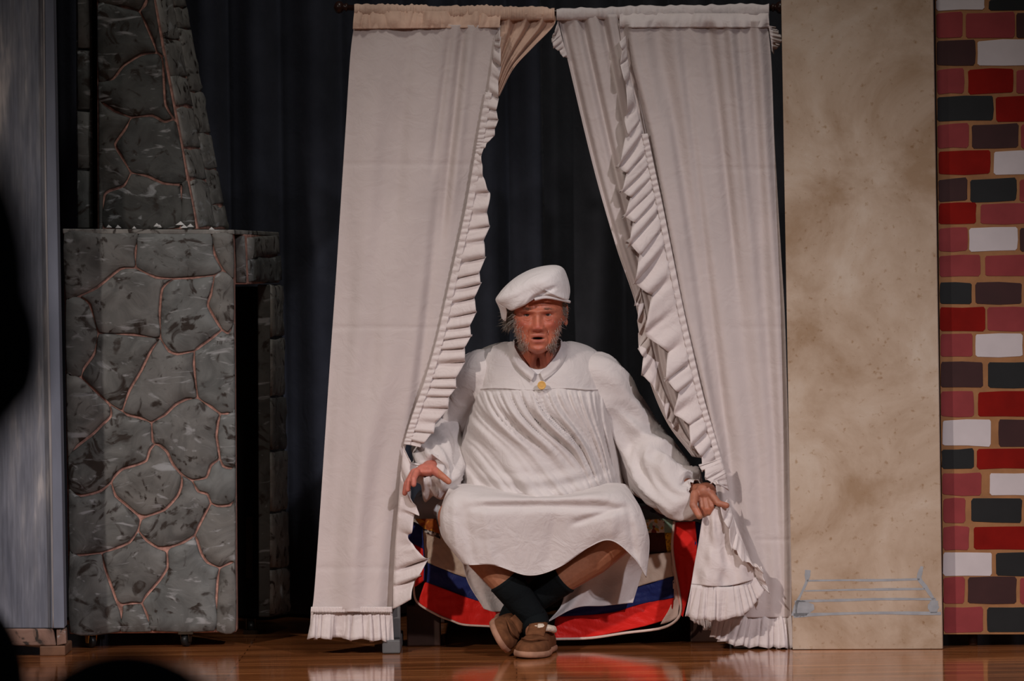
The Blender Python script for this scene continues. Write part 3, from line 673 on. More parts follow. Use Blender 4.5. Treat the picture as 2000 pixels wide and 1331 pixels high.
rows = [[(a+(c-a)*t, b+(d-b)*t, 12.058-.02*t) for t in cols] for (a, b), (c, d) in zip(RB, RC)]
patch('inner_panel', rows, 90, 110, M['curtain'], rc, lambda U, V, px, py: .010*(np.sin(U*22+1.5*V)+.4*np.sin(U*41))*(1-.35*V)+.003*Noise(3, 3)(U*4, V*6))
ruffle('corner_frill', [(1090,40,12.056), (1098,75,12.056), (1110,115,12.056)], [(1083,60,12.06), (1080,88,12.06), (1105,112,12.06)], 40, 1.5, M['ruffle'], rc, .008, 3, 4)
ruffle('corner_frill', [(1501,50,12.03), (1505,75,12.03), (1508,100,12.03)], [(1515,52,12.045), (1528,80,12.045), (1511,102,12.045)], 40, 1.5, M['ruffle'], rc, .006, 3, 5)
fr = [(x, y, 12.008) for x, y in [(1222,70),(1228,130),(1242,200),(1256,262),(1270,330),(1285,400),(1303,490),(1325,600),(1345,690),(1365,775),(1385,845),(1405,915)]]
fo = [(x, y, 11.99) for x, y in [(1212,80),(1215,140),(1226,215),(1214,312),(1222,372),(1232,452),(1250,545),(1272,640),(1302,720),(1325,800),(1355,868),(1385,935)]]
ruffle('edge_ruffle', fr, fo, 380, 24, M['ruffle'], rc, .017, 8, 21, edge=.25)
patch('gathering_strip', [[(x-3, y, 12.006) for x, y, _ in fr[3:]], [(x+9, y-1, 12.006) for x, y, _ in fr[3:]]], 220, 6, M['ruffle'], rc, lambda U, V, px, py: .0022*np.sin(U*300+V*2))
ruffle('inner_ruffle', [(x, y, 12.045) for x, y in [(1250,560),(1262,620),(1275,690),(1295,760),(1330,835),(1362,885)]],
       [(x, y, 12.035) for x, y in [(1240,585),(1250,640),(1254,715),(1290,792),(1318,838),(1352,880)]], 150, 10, M['ruffle'], rc, .014, 6, 25, edge=.25)
ruffle('hand_ruffle', [(1408,895,11.955), (1418,925,11.955), (1424,960,11.965)], [(1368,905,11.945), (1385,940,11.93), (1402,945,11.93)], 60, 2, M['ruffle'], rc, .006, 4, 28)
patch('lower_flap', [[(1376,985,11.965), (1400,990,11.95), (1424,985,11.97)], [(1366,1050,11.955), (1405,1055,11.94), (1448,1050,11.97)],
     [(1357,1100,11.95), (1412,1105,11.93), (1466,1095,11.965)], [(1350,1142,11.945), (1415,1146,11.925), (1478,1132,11.965)]], 60, 50, M['ruffle'], rc,
     lambda U, V, px, py: .008*np.sin(U*11+V*2)*(.4+V)+.003*Noise(6, 3)(U*4, V*4))
ruffle('flap_ruffle', [(1350,1142,11.945), (1380,1145,11.93), (1415,1147,11.925), (1450,1142,11.94), (1478,1126,11.965)], [(1334,1206,11.935), (1372,1211,11.925), (1412,1211,11.918), (1460,1195,11.93), (1494,1150,11.96)], 150, 11, M['ruffle'], rc, .008, 4, 33, edge=.04)
ruffle('flap_edge_ruffle', [(1421,975,11.965), (1446,1045,11.968), (1468,1105,11.965), (1480,1135,11.965)], [(1408,990,11.93), (1440,1085,11.925), (1484,1110,11.94), (1497,1150,11.95)], 110, 5, M['ruffle'], rc, .012, 7, 36, edge=.25)
ruffle('bottom_ruffle', [(1395+(1546-1395)*t, 1206-2*t, 12.026) for t in np.linspace(0, 1, 9)], [(1388,1242,12.02), (1410,1254,12.02), (1440,1262,12.015), (1480,1265,12.01), (1515,1266,12.01), (1547,1267,12.01)], 170, 12, M['ruffle'], rc, .012, 4, 44, edge=.05)
ruffle('back_hem', [(1345,1195,12.05), (1380,1203,12.045), (1420,1206,12.04)], [(1350,1212,12.05), (1382,1232,12.045), (1420,1250,12.04)], 60, 3, M['curtain'], rc, .006, 3, 46)

# ------------------------------------------------------------------ bed with quilt
bd = empty('bed', PV(1090, 1265, 12.6)*np.array([1, 1, 0]), 'low dark wooden bed behind the hanging quilt, between the white curtains', 'bed')
xl, xr = PV(795, 1200, 12.3)[0], PV(1412, 1200, 12.3)[0]
boxw('mattress', (xl+.02, 12.24, .20), (xr-.02, 13.18, .345), M['mattress'], bd, .03)
boxw('side_rail', (xl, 12.25, .12), (xl+.03, 13.2, .22), M['wood_dark'], bd); boxw('side_rail', (xr-.03, 12.25, .12), (xr, 13.2, .22), M['wood_dark'], bd)
boxw('end_rail', (xl, 12.25, .12), (xr, 12.28, .22), M['wood_dark'], bd); boxw('end_rail', (xl, 13.17, .05), (xr, 13.2, .22), M['wood'], bd)
for x in (xl, xr-.10):
    for y in (12.26, 13.1): boxw('leg', (x, y, .001), (x+.10, y+.09, .20), M['wood_dark'], bd)
qt = empty('patchwork_quilt', PV(1090, 1240, 12.2), 'red, navy and cream patchwork quilt hanging over the front of the bed', 'quilt')
YQ = 12.19
def Q(name, top, bot, mat, Y=YQ, mid=None, nu=40, nv=20, a=.004, seed=1, tilt=0.0):
    rows = [[(x, y, Y+tilt) for x, y in top]]+([[(x, y, Y) for x, y in mid]] if mid else [])+[[(x, y, Y-tilt) for x, y in bot]]
    ns = Noise(seed, 1)
    return patch(name, rows, nu, nv, mat, qt, lambda U, V, px, py: a*ns(px*.045, py*.02)+.0015*ns(px*.2, py*.2), .004)
z345 = .352
def top_sheet(name, x0, x1, y0, y1, mat):
    a, b = PV(x0, 1030, 12.22)[0], PV(x1, 1030, 12.22)[0]
    n = 20; X, Yy = np.meshgrid(np.linspace(a, b, n), np.linspace(y0, y1, n)); Z = z345+.004*Noise(4, 9)(X*3, Yy*3)
    mk(name, np.stack([X, Yy, Z], -1).reshape(-1, 3), gridfaces(n, n), mat, qt, thick=.004)
top_sheet('top_panel', 800, 1400, 12.2, 12.75, M['cream'])
Q('cream_panel', [(824,1030),(900,1032),(1000,1036)], [(829,1098),(868,1113),(906,1127),(1000,1150)], M['cream'], seed=2)
Q('orange_patch', [(812,1014),(830,1014),(852,1014)], [(824,1033),(840,1040),(860,1046)], M['amber'], Y=YQ-.004, seed=3)
Q('check_strip', [(823,1032),(840,1037),(860,1044)], [(826,1040),(842,1045),(860,1054)], M['check'], Y=YQ-.005, seed=3, nv=6)
Q('navy_strip', [(829,1098),(868,1113),(906,1127),(1000,1150)], [(830,1137),(876,1154),(928,1173),(1005,1192)], M['navy'], seed=4)
Q('red_strip', [(830,1137),(876,1154),(928,1173),(1005,1192)], [(816,1178),(852,1200),(906,1220),(1005,1226)], M['red'], seed=5, Y=YQ-.002)
Q('navy_corner', [(784,1034),(806,1020),(826,1031)], [(796,1059),(812,1065),(827,1073)], M['navy'], Y=YQ-.012, seed=6)
Q('red_corner', [(796,1059),(812,1065),(827,1073)], [(806,1150),(818,1142),(829,1134)], M['red'], Y=YQ-.012, mid=[(800,1100),(815,1104),(829,1106)], seed=7)
tube_px('piping', [(822,1124,YQ-.016), (812,1130,YQ-.018), (808,1148,YQ-.016), (815,1177,YQ-.008), (852,1201,YQ-.005), (882,1213,YQ-.005), (906,1221,YQ-.005), (955,1224,YQ-.004), (1005,1228,YQ-.004)], .0032, M['piping'], qt, 70)
tube_px('piping', [(824,1030,YQ-.014), (827,1072,YQ-.014), (829,1106,YQ-.014), (828,1135,YQ-.012)], .002, M['navy'], qt, 40)
Q('print_patch', [(1240,1018),(1270,1015),(1297,1014)], [(1250,1042),(1270,1041),(1298,1041)], M['printp'], seed=8)
Q('mint_patch', [(1297,1014),(1307,1016),(1317,1018)], [(1298,1041),(1306,1041),(1315,1041)], M['mint'], seed=8)
Q('brown_patch', [(1240,1042),(1268,1041),(1298,1041)], [(1240,1086),(1264,1083),(1303,1079)], M['brownp'], seed=9)
Q('yellow_patch', [(1298,1041),(1306,1041),(1315,1041)], [(1303,1079),(1307,1079),(1311,1079)], M['yellow'], seed=9)
Q('cream_panel', [(1170,1092),(1240,1086),(1311,1079)], [(1160,1180),(1247,1146),(1315,1127)], M['cream'], seed=10)
Q('navy_strip', [(1090,1192),(1180,1170),(1247,1146),(1316,1126)], [(1085,1205),(1190,1198),(1249,1181),(1316,1168)], M['navy'], seed=11)
Q('red_strip', [(1085,1205),(1190,1198),(1249,1181),(1316,1168)], [(1080,1247),(1152,1245),(1249,1226),(1312,1208)], M['red'], seed=12, Y=YQ-.002)
Q('pale_lining', [(1311,1079),(1314,1079),(1317,1082)], [(1290,1220),(1308,1215),(1324,1206)], M['piping'], mid=[(1313,1170),(1319,1165),(1327,1160)], seed=13, Y=YQ-.004)
Q('red_side', [(1316,1021),(1335,1020),(1358,1019)], [(1330,1200),(1331,1203),(1334,1206)], M['red'], mid=[(1316,1100),(1336,1104),(1360,1090)], Y=YQ-.014, seed=14)
Q('navy_side', [(1357,1019),(1366,1022),(1378,1030)], [(1357,1090),(1360,1092),(1364,1095)], M['navy'], Y=YQ-.012, seed=15)
tube_px('piping', [(1317,1018,YQ-.018), (1313,1064,YQ-.018), (1317,1105,YQ-.018), (1326,1156,YQ-.016), (1330,1190,YQ-.014), (1321,1212,YQ-.01), (1290,1228,YQ-.007), (1222,1237,YQ-.005), (1152,1247,YQ-.005), (1082,1249,YQ-.004)], .0040, M['piping'], qt, 90)
def cushion(name, x0, x1, y0, y1, Y, dep, mat, label, cat='pillow'):
    c = PV((x0+x1)/2, (y0+y1)/2, Y); a = (x1-x0)/2*sc(Y); b = (y1-y0)/2*sc(Y); nu, nv = 36, 18; V = []
    for j in range(nv):
        ph = math.pi*(j/(nv-1)-.5)
        for i in range(nu):
            t = 2*math.pi*i/nu; e = lambda q, p: math.copysign(abs(q)**p, q)
            r = abs(math.cos(ph))**.55
            V.append(c+np.array([a*r*e(math.cos(t), .55), dep*r*e(math.sin(t), .55), b*math.sin(ph)*(1+.08*math.sin(3*t))]))
    o = mk(name, V, gridfaces(nv, nu, True), mat, None, org=(c[0], c[1], c[2]-b)); tag(o, label, cat)
cushion('pillow', 1195, 1345, 986, 1034, 12.62, .16, M['pillow'], 'dusky printed pillow on the bed below the man\'s pointing hand')
cushion('folded_blanket', 1200, 1300, 962, 1015, 12.9, .10, M['maroon'], 'dark maroon folded blanket at the back of the bed', 'blanket')
cushion('pillow', 806, 900, 955, 1030, 12.36, .13, M['ticking'], 'grey and white printed pillow on the bed beside the man\'s knee')

# ------------------------------------------------------------------ bodies: overlapping tapered limbs fused into one skin
class Fuse:
    def __init__(s): s.V = []; s.F = []; s.n = 0
    def add(s, V, F):
        V = np.asarray(V, float); s.V.append(V); s.F += [tuple(i+s.n for i in f) for f in F]; s.n += len(V)
    def limb(s, p0, r0, p1, r1, seg=18, sq=1.0):
        p0 = np.array(p0, float); p1 = np.array(p1, float); d = p1-p0; L = np.linalg.norm(d); d = d/max(L, 1e-9)
        st = [(-r0*math.cos(a), r0*math.sin(a)) for a in np.linspace(.12, math.pi/2, 6)]
        st += [(L*t, r0+(r1-r0)*t) for t in (.33, .66)] + [(L+r1*math.cos(a), r1*math.sin(a)) for a in np.linspace(math.pi/2, .12, 6)]
        u = np.cross(d, [0, 0, 1.0]);
        if np.linalg.norm(u) < .1: u = np.cross(d, [1.0, 0, 0])
        u /= np.linalg.norm(u); v = np.cross(d, u); th = np.linspace(0, 2*math.pi, seg, endpoint=False)
        V = np.array([p0+d*a+r*(np.outer(np.cos(th), u)+np.outer(np.sin(th), v)) for a, r in st]).reshape(-1, 3)
        s.add(V, gridfaces(len(st), seg, True)+[tuple(range(seg))[::-1], tuple(range((len(st)-1)*seg, len(st)*seg))])
    def chain(s, pts):
        for (a, ra), (b, rb) in zip(pts, pts[1:]): s.limb(a, ra, b, rb)
    def ell(s, c, r, rot=None, nu=28, nv=16):
        V = []
        for j in range(nv):
            ph = math.pi*((j+.5)/nv-.5)
            for i in range(nu):
                t = 2*math.pi*i/nu; V.append((r[0]*math.cos(ph)*math.cos(t), r[1]*math.cos(ph)*math.sin(t), r[2]*math.sin(ph)))
        V = np.array(V)
        if rot is not None: V = V @ np.array(rot).T
        s.add(V+np.array(c), gridfaces(nv, nu, True)+[tuple(range(nu))[::-1], tuple(range((nv-1)*nu, nv*nu))])
    def mesh(s, voxel, smooth=0, factor=.5):
        me = bpy.data.meshes.new('tmp'); me.from_pydata(np.concatenate(s.V).tolist(), [], s.F); me.update()
        o = bpy.data.objects.new('tmp', me); COL.objects.link(o)
        m = o.modifiers.new('r', 'REMESH'); m.mode = 'VOXEL'; m.voxel_size = voxel
        if smooth: m2 = o.modifiers.new('s', 'SMOOTH'); m2.iterations = smooth; m2.factor = factor
        dg = bpy.context.evaluated_depsgraph_get(); dg.update()
        ev = bpy.data.meshes.new_from_object(o.evaluated_get(dg))
        bpy.data.objects.remove(o); bpy.data.meshes.remove(me)
        ev.polygons.foreach_set('use_smooth', [True]*len(ev.polygons))
        return ev
def addmesh(name, me, mat, parent):
    v = np.empty(len(me.vertices)*3); me.vertices.foreach_get('co', v); v = v.reshape(-1, 3)-ORG[parent]
    me.vertices.foreach_set('co', v.ravel()); me.materials.clear(); me.materials.append(mat); me.name = name
    o = bpy.data.objects.new(name, me); COL.objects.link(o); o.parent = parent; ORG[o] = ORG[parent]; return o

# ---- head: profile sections with sculpted features (local: x to viewer right, f towards viewer, z up, eyes at z = 0)
HC = PV(1049.5, 610.5, 12.03)
def seg_dist(x, z, pts):
    d = np.full(np.shape(x), 9.0)
    for (ax, az), (bx_, bz) in zip(pts, pts[1:]):
        dx, dz = bx_-ax, bz-az; t = np.clip(((x-ax)*dx+(z-az)*dz)/(dx*dx+dz*dz), 0, 1)
        d = np.minimum(d, np.hypot(x-ax-t*dx, z-az-t*dz))
    return d
def face_relief(x, z):
    g = lambda cx, cz, sx, sz, a: a*np.exp(-((x-cx)/sx)**2-((z-cz)/sz)**2)
    ax = np.abs(x); G = lambda cx, cz, sx, sz, a: a*np.exp(-((ax-cx)/sx)**2-((z-cz)/sz)**2)
    d = G(.030, .0095, .020, .0065, .0095)+G(.012, .010, .012, .009, .004)          # brow ridge
    d += G(.030, -.002, .016, .0105, -.0115)                                       # eye sockets
    d += G(.030, -.001, .013, .008, .0040)                                         # lids over the ball
    nh = np.interp(z, [-.056, -.050, -.046, -.041, -.034, -.020, -.004, .010, .020], [0, .003, .014, .0255, .0265, .018, .0095, .005, 0])
    nw = np.interp(z, [-.05, -.036, -.015, .01], [.0155, .0145, .0095, .009])
    d += nh*np.exp(-(ax/nw)**2.6)
    d += G(.0155, -.040, .0062, .0070, .0105)                                      # nostril wings
    d += G(.0085, -.048, .0035, .0028, -.006)                                      # nostrils
    d += G(.041, -.030, .016, .014, .0085)+G(.048, -.078, .014, .018, .0065)        # cheeks and jowls
    d += -.0070*np.exp(-(seg_dist(ax, z, [(.0185, -.036), (.026, -.050), (.031, -.066), (.033, -.080)])/.0034)**2)
    d += -.0040*np.exp(-(seg_dist(ax, z, [(.016, -.013), (.028, -.022), (.042, -.018)])/.0026)**2)
    d += G(.030, -.014, .012, .005, .0032)                                         # bags
    d += g(0, -.0605, .022, .0055, .0045)+g(0, -.0785, .019, .0055, .0055)         # lips
    d += g(0, -.0905, .02, .006, -.0035)+g(0, -.104, .018, .011, .0075)            # chin
    d += g(0, -.054, .003, .006, -.0015)
    for xx in (-.0065, .0055): d += -.0028*np.exp(-(seg_dist(x, z, [(xx, .002), (xx*1.1, .024)])/.0022)**2)
    for zz in (.026, .034): d += -.0022*np.exp(-((z-zz-.01*ax)/.0018)**2)*np.exp(-(ax/.045)**4)
    mo = 1-sstep(.75, 1.15, np.hypot(x/.0205, (z+.0693+.10*np.maximum(0, ax-.004)**1.0*.25)/.0035)); d += -.013*mo
    for s in (-1, 1):
        almond = np.hypot((x-s*.0300)/.0135, (z+.0015-.02*s*(x-s*.03))/.0034); d += -.0055*(1-sstep(.7, 1.1, almond))
    d += -.0030*np.exp(-(seg_dist(ax, z, [(.021, -.078), (.027, -.094), (.024, -.104)])/.003)**2)
    for k_, (ox, oz) in enumerate(((.047, .003), (.048, -.003), (.047, -.009))): d += -.0018*np.exp(-(seg_dist(ax, z, [(ox, oz), (ox+.014, oz*2.2)])/.0016)**2)
    return d
def head_mesh():
    kz = [-.118, -.112, -.100, -.080, -.050, -.020, .0, .030, .060, .090, .108, .118]
    kw = [.006, .026, .044, .057, .0675, .0735, .0765, .0785, .075, .060, .036, .004]
    kf = [.045, .068, .083, .0875, .0885, .088, .087, .089, .084, .065, .04, .004]
    kb = [-.02, -.005, .015, .045, .070, .085, .092, .097, .095, .078, .05, .004]
    nz, na = 300, 420; zs = np.linspace(-.118, .118, nz)
    W = np.interp(zs, kz, kw); Fd = np.interp(zs, kz, kf); Bd = np.interp(zs, kz, kb)
    ker = np.hanning(25); ker /= ker.sum(); smt = lambda a: np.convolve(np.pad(a, 12, 'edge'), ker, 'valid')
    W, Fd, Bd = smt(W), smt(Fd), smt(Bd)
    al = np.linspace(0, 2*math.pi, na, endpoint=False); c, s = np.cos(al), np.sin(al)
    X = W[:, None]*np.sign(c)*np.abs(c)**.92; fr = s > 0
    Y = np.where(fr, Fd[:, None]*np.abs(s)**.80, -Bd[:, None]*np.abs(s)**.95)
    Z = np.repeat(zs[:, None], na, 1)
    k = sstep(.12, .5, s)[None, :]
    Y = Y + k*face_relief(X, Z)
    return X, Y, Z
hx, hf, hz = head_mesh()
PT = math.radians(4)
def head_world(x, f, z):
    f2 = f*math.cos(PT)+z*math.sin(PT); z2 = z*math.cos(PT)-f*math.sin(PT)
    return np.stack([HC[0]+x, HC[1]-f2, HC[2]+z2], -1)
B = Fuse()
nz_, na_ = hx.shape
B.add(head_world(hx, hf, hz).reshape(-1, 3), gridfaces(nz_, na_, True)+[tuple(range(na_))[::-1], tuple(range((nz_-1)*na_, nz_*na_))])
for s in (-1, 1):                                   # ears with rim and lobe
    for (dx, f, z, r) in ((.081, -.004, -.006, (.0075, .014, .026)), (.086, -.012, .004, (.005, .008, .020)), (.083, .002, -.030, (.006, .009, .010))):
        B.ell(head_world(np.array(s*dx), np.array(f), np.array(z)), r)
pw = lambda x, y, Y: PV(x, y, Y)
B.chain([(pw(1050, 660, 12.09), .055), (pw(1051, 700, 12.115), .058), (pw(1052, 740, 12.16), .075)])
B.limb(pw(1044, 690, 12.02), .010, pw(1040, 716, 12.065), .010); B.limb(pw(1058, 690, 12.02), .010, pw(1062, 716, 12.065), .010)
B.ell(pw(1055, 800, 12.20), (.155, .11, .16)); B.ell(pw(1052, 900, 12.23), (.17, .14, .15)); B.ell(pw(1050, 960, 12.36), (.18, .13, .10))
SHL, ELL, WRL = (950, 736, 12.18), (868, 838, 12.26), (840, 916, 12.03)
SHR, ELR, WRR = (1162, 740, 12.18), (1256, 890, 12.17), (1358, 962, 12.01)
B.limb(pw(1052, 735, 12.18), .07, pw(*SHL), .045); B.limb(pw(1052, 735, 12.18), .07, pw(*SHR), .045)
for a, b, c in ((SHL, ELL, WRL), (SHR, ELR, WRR)):
    B.chain([(pw(*a), .040), (pw(*b), .030), (pw(*c), .023)])
# viewer-left hand: palm down, fingers draped over the curtain edge, thumb out to the right
def finger(pts, r=(.0095, .0088, .0078)): B.chain([(pw(*p), q) for p, q in zip(pts, r)])
B.ell(pw(833, 921, 11.995), (.033, .040, .016)); B.limb(pw(840, 916, 12.03), .026, pw(832, 919, 11.99), .021)
B.limb(pw(826, 917, 11.985), .016, pw(814, 923, 11.965), .0115); B.limb(pw(842, 916, 11.985), .016, pw(852, 922, 11.965), .012)
finger([(814, 922, 11.955), (808, 936, 11.930), (808, 947, 11.926)])
finger([(811, 921, 11.968), (799, 941, 11.945), (796, 957, 11.944)])
finger([(808, 922, 11.985), (794, 946, 11.970), (790.5, 964, 11.970)])
finger([(808, 925, 12.005), (797, 945, 11.996), (794, 959, 11.998)], (.0085, .0078, .007))
finger([(850, 921, 11.965), (865, 932, 11.945), (876, 941, 11.942)], (.0125, .0105, .0092))
# viewer-right hand: wrist bent down, index pointing out, thumb down, others curled on the cloth
B.ell(pw(1379, 960, 11.972), (.030, .026, .026)); B.limb(pw(1360, 960, 12.005), .023, pw(1378, 960, 11.975), .023)
finger([(1388, 964, 11.955), (1403, 984, 11.935), (1419, 988, 11.930)], (.0115, .0098, .0088))
finger([(1357, 966, 11.960), (1354, 987, 11.935), (1366, 1009, 11.925)], (.0135, .0115, .0098))
finger([(1384, 969, 11.960), (1390, 990, 11.945), (1385, 1002, 11.952)])
finger([(1376, 972, 11.962), (1380, 994, 11.948), (1376, 1005, 11.957)])
finger([(1368, 972, 11.966), (1371, 991, 11.955), (1370, 1001, 11.965)], (.0088, .008, .0072))
# legs: thighs forward, knees apart, ankles crossed
KL, AL = (893, 1012, 11.965), (1046, 1212, 11.99)
KR, AR = (1222, 1036, 11.975), (1006, 1197, 12.075)
def lerp3(a, b, t): return tuple(a[i]+(b[i]-a[i])*t for i in range(3))
for hip, kn, an in (((1000, 965, 12.36), KL, AL), ((1100, 965, 12.36), KR, AR)):
    m1 = lerp3(kn, an, .30); m2 = lerp3(kn, an, .62)
    B.chain([(pw(*hip), .085), (pw(*kn), .058)]); B.chain([(pw(*kn), .055), (pw(m1[0], m1[1]+3, m1[2]+.02), .057), (pw(*m2), .046), (pw(*an), .034)])
B.limb(pw(*AL), .034, pw(1046, 1245, 11.94), .028); B.limb(pw(*AR), .034, pw(990, 1232, 12.04), .028)
body_me = B.mesh(.0024, 1, .35)

man = empty('person', PV(1050, 1276, 11.98)*np.array([1, 1, 0]), 'person in white nightshirt and beret sitting on the bed with ankles crossed, parting the curtains', 'person')
vv = np.empty(len(body_me.vertices)*3); body_me.vertices.foreach_get('co', vv); vv = vv.reshape(-1, 3)
lx = vv[:, 0]-HC[0]; lz0 = vv[:, 2]-HC[2]; lf0 = HC[1]-vv[:, 1]
lz = lz0*math.cos(PT)+lf0*math.sin(PT); lf = lf0*math.cos(PT)-lz0*math.sin(PT)
col = np.tile(np.array([.50, .185, .105]), (len(vv), 1))
ishead = (np.abs(lx) < .11) & (lz > -.16) & (lf > -.12)
front = (lf > .03) & ishead
gs = lambda cx, cz, sx, sz: np.exp(-((np.abs(lx)-cx)/sx)**2-((lz-cz)/sz)**2)*front
def blend(wt, c): global col; col = col*(1-wt[:, None])+np.array(c)*wt[:, None]
blend(ishead*1.0, (.56, .185, .105))
blend(.75*gs(.042, -.028, .020, .018), (.52, .125, .08)); blend(.8*gs(0, -.036, .016, .014), (.50, .12, .08))
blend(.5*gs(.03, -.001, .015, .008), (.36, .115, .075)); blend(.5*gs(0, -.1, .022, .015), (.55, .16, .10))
blend(.75*gs(0, -.062, .021, .0045), (.42, .11, .085)); blend(.75*gs(0, -.0775, .018, .005), (.46, .12, .095))
mouth = front*(1-sstep(.7, 1.05, np.hypot(lx/.0215, (lz+.0693)/.0038))); blend(mouth, (.035, .010, .008))
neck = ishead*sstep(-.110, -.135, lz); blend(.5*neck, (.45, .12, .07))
legs = (vv[:, 2] < .40)*1.0; blend(legs, (.40, .175, .095))  # darker, browner leg skin: shade on the shins put into the colour
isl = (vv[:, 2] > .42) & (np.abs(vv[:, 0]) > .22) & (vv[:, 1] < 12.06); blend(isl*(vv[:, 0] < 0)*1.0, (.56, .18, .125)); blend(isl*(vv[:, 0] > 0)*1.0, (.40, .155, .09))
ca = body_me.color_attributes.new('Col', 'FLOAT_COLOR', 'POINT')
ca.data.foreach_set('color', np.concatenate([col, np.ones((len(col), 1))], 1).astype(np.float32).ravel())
BV = BVHTree.FromPolygons([Vector(v) for v in vv], [tuple(p.vertices) for p in body_me.polygons])
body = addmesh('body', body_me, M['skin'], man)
# eyes
fr_ = face_relief(np.array([.030]), np.array([0.0]))[0]
for s in (-1, 1):
    ey = .0762-.0132
    V = []; F = []; n1, n2 = 20, 14; R = .0125
    for j in range(n2):
        a = math.pi*(j+.5)/n2
        for i in range(n1):
            t = 2*math.pi*i/n1; V.append(head_world(np.array(s*.030+R*math.sin(a)*math.cos(t)), np.array(ey+R*math.cos(a)), np.array(-.0005+R*math.sin(a)*math.sin(t))))
    e = mk('eye', V, gridfaces(n2, n1, True)+[tuple(range(n1))[::-1]], M['eyewhite'], man)
    V = [head_world(np.array(s*.030+r*math.cos(t)), np.array(ey+d), np.array(-.0005+r*math.sin(t))) for r, d in ((.0050, .0117), (.003, .0125), (.001, .0128)) for t in np.linspace(0, 2*math.pi, 16, endpoint=False)]
    mk('iris', V, gridfaces(3, 16, True)+[tuple(range(32, 48))], M['iris'], e)
# whiskers, hair and brows: tufts rooted on the skin
def tuft(name, spots, n, ln, mat, dirf, wid=.0007, seed=1, parent=None):
    r = np.random.RandomState(seed); V = []; F = []
    for k in range(n):
        x0, y0, sx, sy = spots[r.randint(len(spots))]
        x, y = r.normal(x0, sx), r.normal(y0, sy)
        o = np.array([0, 0, CAMH]); t = PV(x, y, 12.0)-o; hit = BV.ray_cast(Vector(o), Vector(t))
        if hit[0] is None: continue
        p = np.array(hit[0]); nn = np.array(hit[1])
        d = dirf(x, y)+nn*.35+r.normal(0, .35, 3); d /= np.linalg.norm(d); L = ln*r.uniform(.5, 1.3)
        side = np.cross(d, r.normal(0, 1, 3)); side /= np.linalg.norm(side); s2 = np.cross(d, side); b = len(V)
        bend = r.normal(0, .25, 3)*L+np.array([0, 0, -.15*L])
        for q, wv in ((0, 1), (.55, .8)):
            c = p-nn*.001+d*L*q+bend*q*q
            for a in (0, 2.1, 4.2): V.append(c+wid*wv*(math.cos(a)*side+math.sin(a)*s2))
        V.append(p+d*L+bend)
        for i in range(3): F += [(b+i, b+(i+1) % 3, b+3+(i+1) % 3, b+3+i), (b+3+i, b+3+(i+1) % 3, b+6)]
    o = mk(name, V, F, mat, parent or man); o['kind'] = 'stuff'; return o
dn = lambda x, y: np.array([(1 if x > 1050 else -1)*-.05, -.15, -.9])
tuft('sideburn', [(1003, 640, 4, 13), (1010, 660, 6, 11), (1019, 676, 5, 6)], 900, .011, M['hair_light'], dn, .0007, 2)
tuft('sideburn', [(1098, 645, 4, 11), (1091, 661, 6, 11), (1081, 677, 5, 6)], 780, .011, M['hair_light'], dn, .0007, 3)
out = lambda x, y: np.array([(1 if x > 1050 else -1)*.7, .1, -.6])
tuft('hair', [(997, 612, 4, 12), (996, 632, 4, 12), (994, 645, 4, 8)], 700, .024, M['hair'], out, .0009, 4)
tuft('hair', [(1102, 600, 2, 7), (1103, 612, 2, 8), (1102, 592, 2, 5)], 350, .008, M['hair'], out, .0008, 5)
bd_ = lambda x, y: np.array([(1 if x > 1050 else -1)*.9, -.3, .25])
tuft('eyebrow', [(1027, 603, 5, 1.2), (1033, 604, 3, 1.0)], 90, .007, M['brow'], bd_, .0004, 6)
tuft('eyebrow', [(1072, 603, 5, 1.2), (1066, 604, 3, 1.0)], 90, .007, M['brow'], bd_, .0004, 7)

# ---- nightshirt
def ring_loft(name, secs, nu, nv, mat, parent, disp):
    """secs: (py, xl, xr, Yfront, Yback); closed rings; disp(px,py,front weight) moves the cloth in depth"""
    s = crm(len(secs), nv) @ np.array(secs, float)
    th = np.linspace(0, 2*math.pi, nu, endpoint=False); c, sn = np.cos(th), np.sin(th)
    cx = (s[:, 1]+s[:, 2])/2; hw = (s[:, 2]-s[:, 1])/2; Yc = s[:, 3]*.45+s[:, 4]*.55
    ex = (.75+.35*(1-sstep(700, 800, s[:, 0])))[:, None]
    px = cx[:, None]+hw[:, None]*np.sign(c)*np.abs(c)**.92; py = np.repeat(s[:, :1], nu, 1)
    Y = np.where(sn < 0, Yc[:, None]+(Yc-s[:, 3])[:, None]*-np.abs(sn)[None, :]**ex, Yc[:, None]+(s[:, 4]-Yc)[:, None]*np.abs(sn)[None, :]**ex)
    wt = np.clip(-sn, 0, 1)[None, :]**.5
    py = py + disp[1](px, py) if disp[1] else py
    Y = Y + disp[0](px, py, wt)
    return mk(name, P(px, py, Y).reshape(-1, 3), gridfaces(nv, nu, True), mat, parent, thick=.0015)
nA, nB, nC = Noise(60, .05), Noise(61, .12), Noise(62, .02)
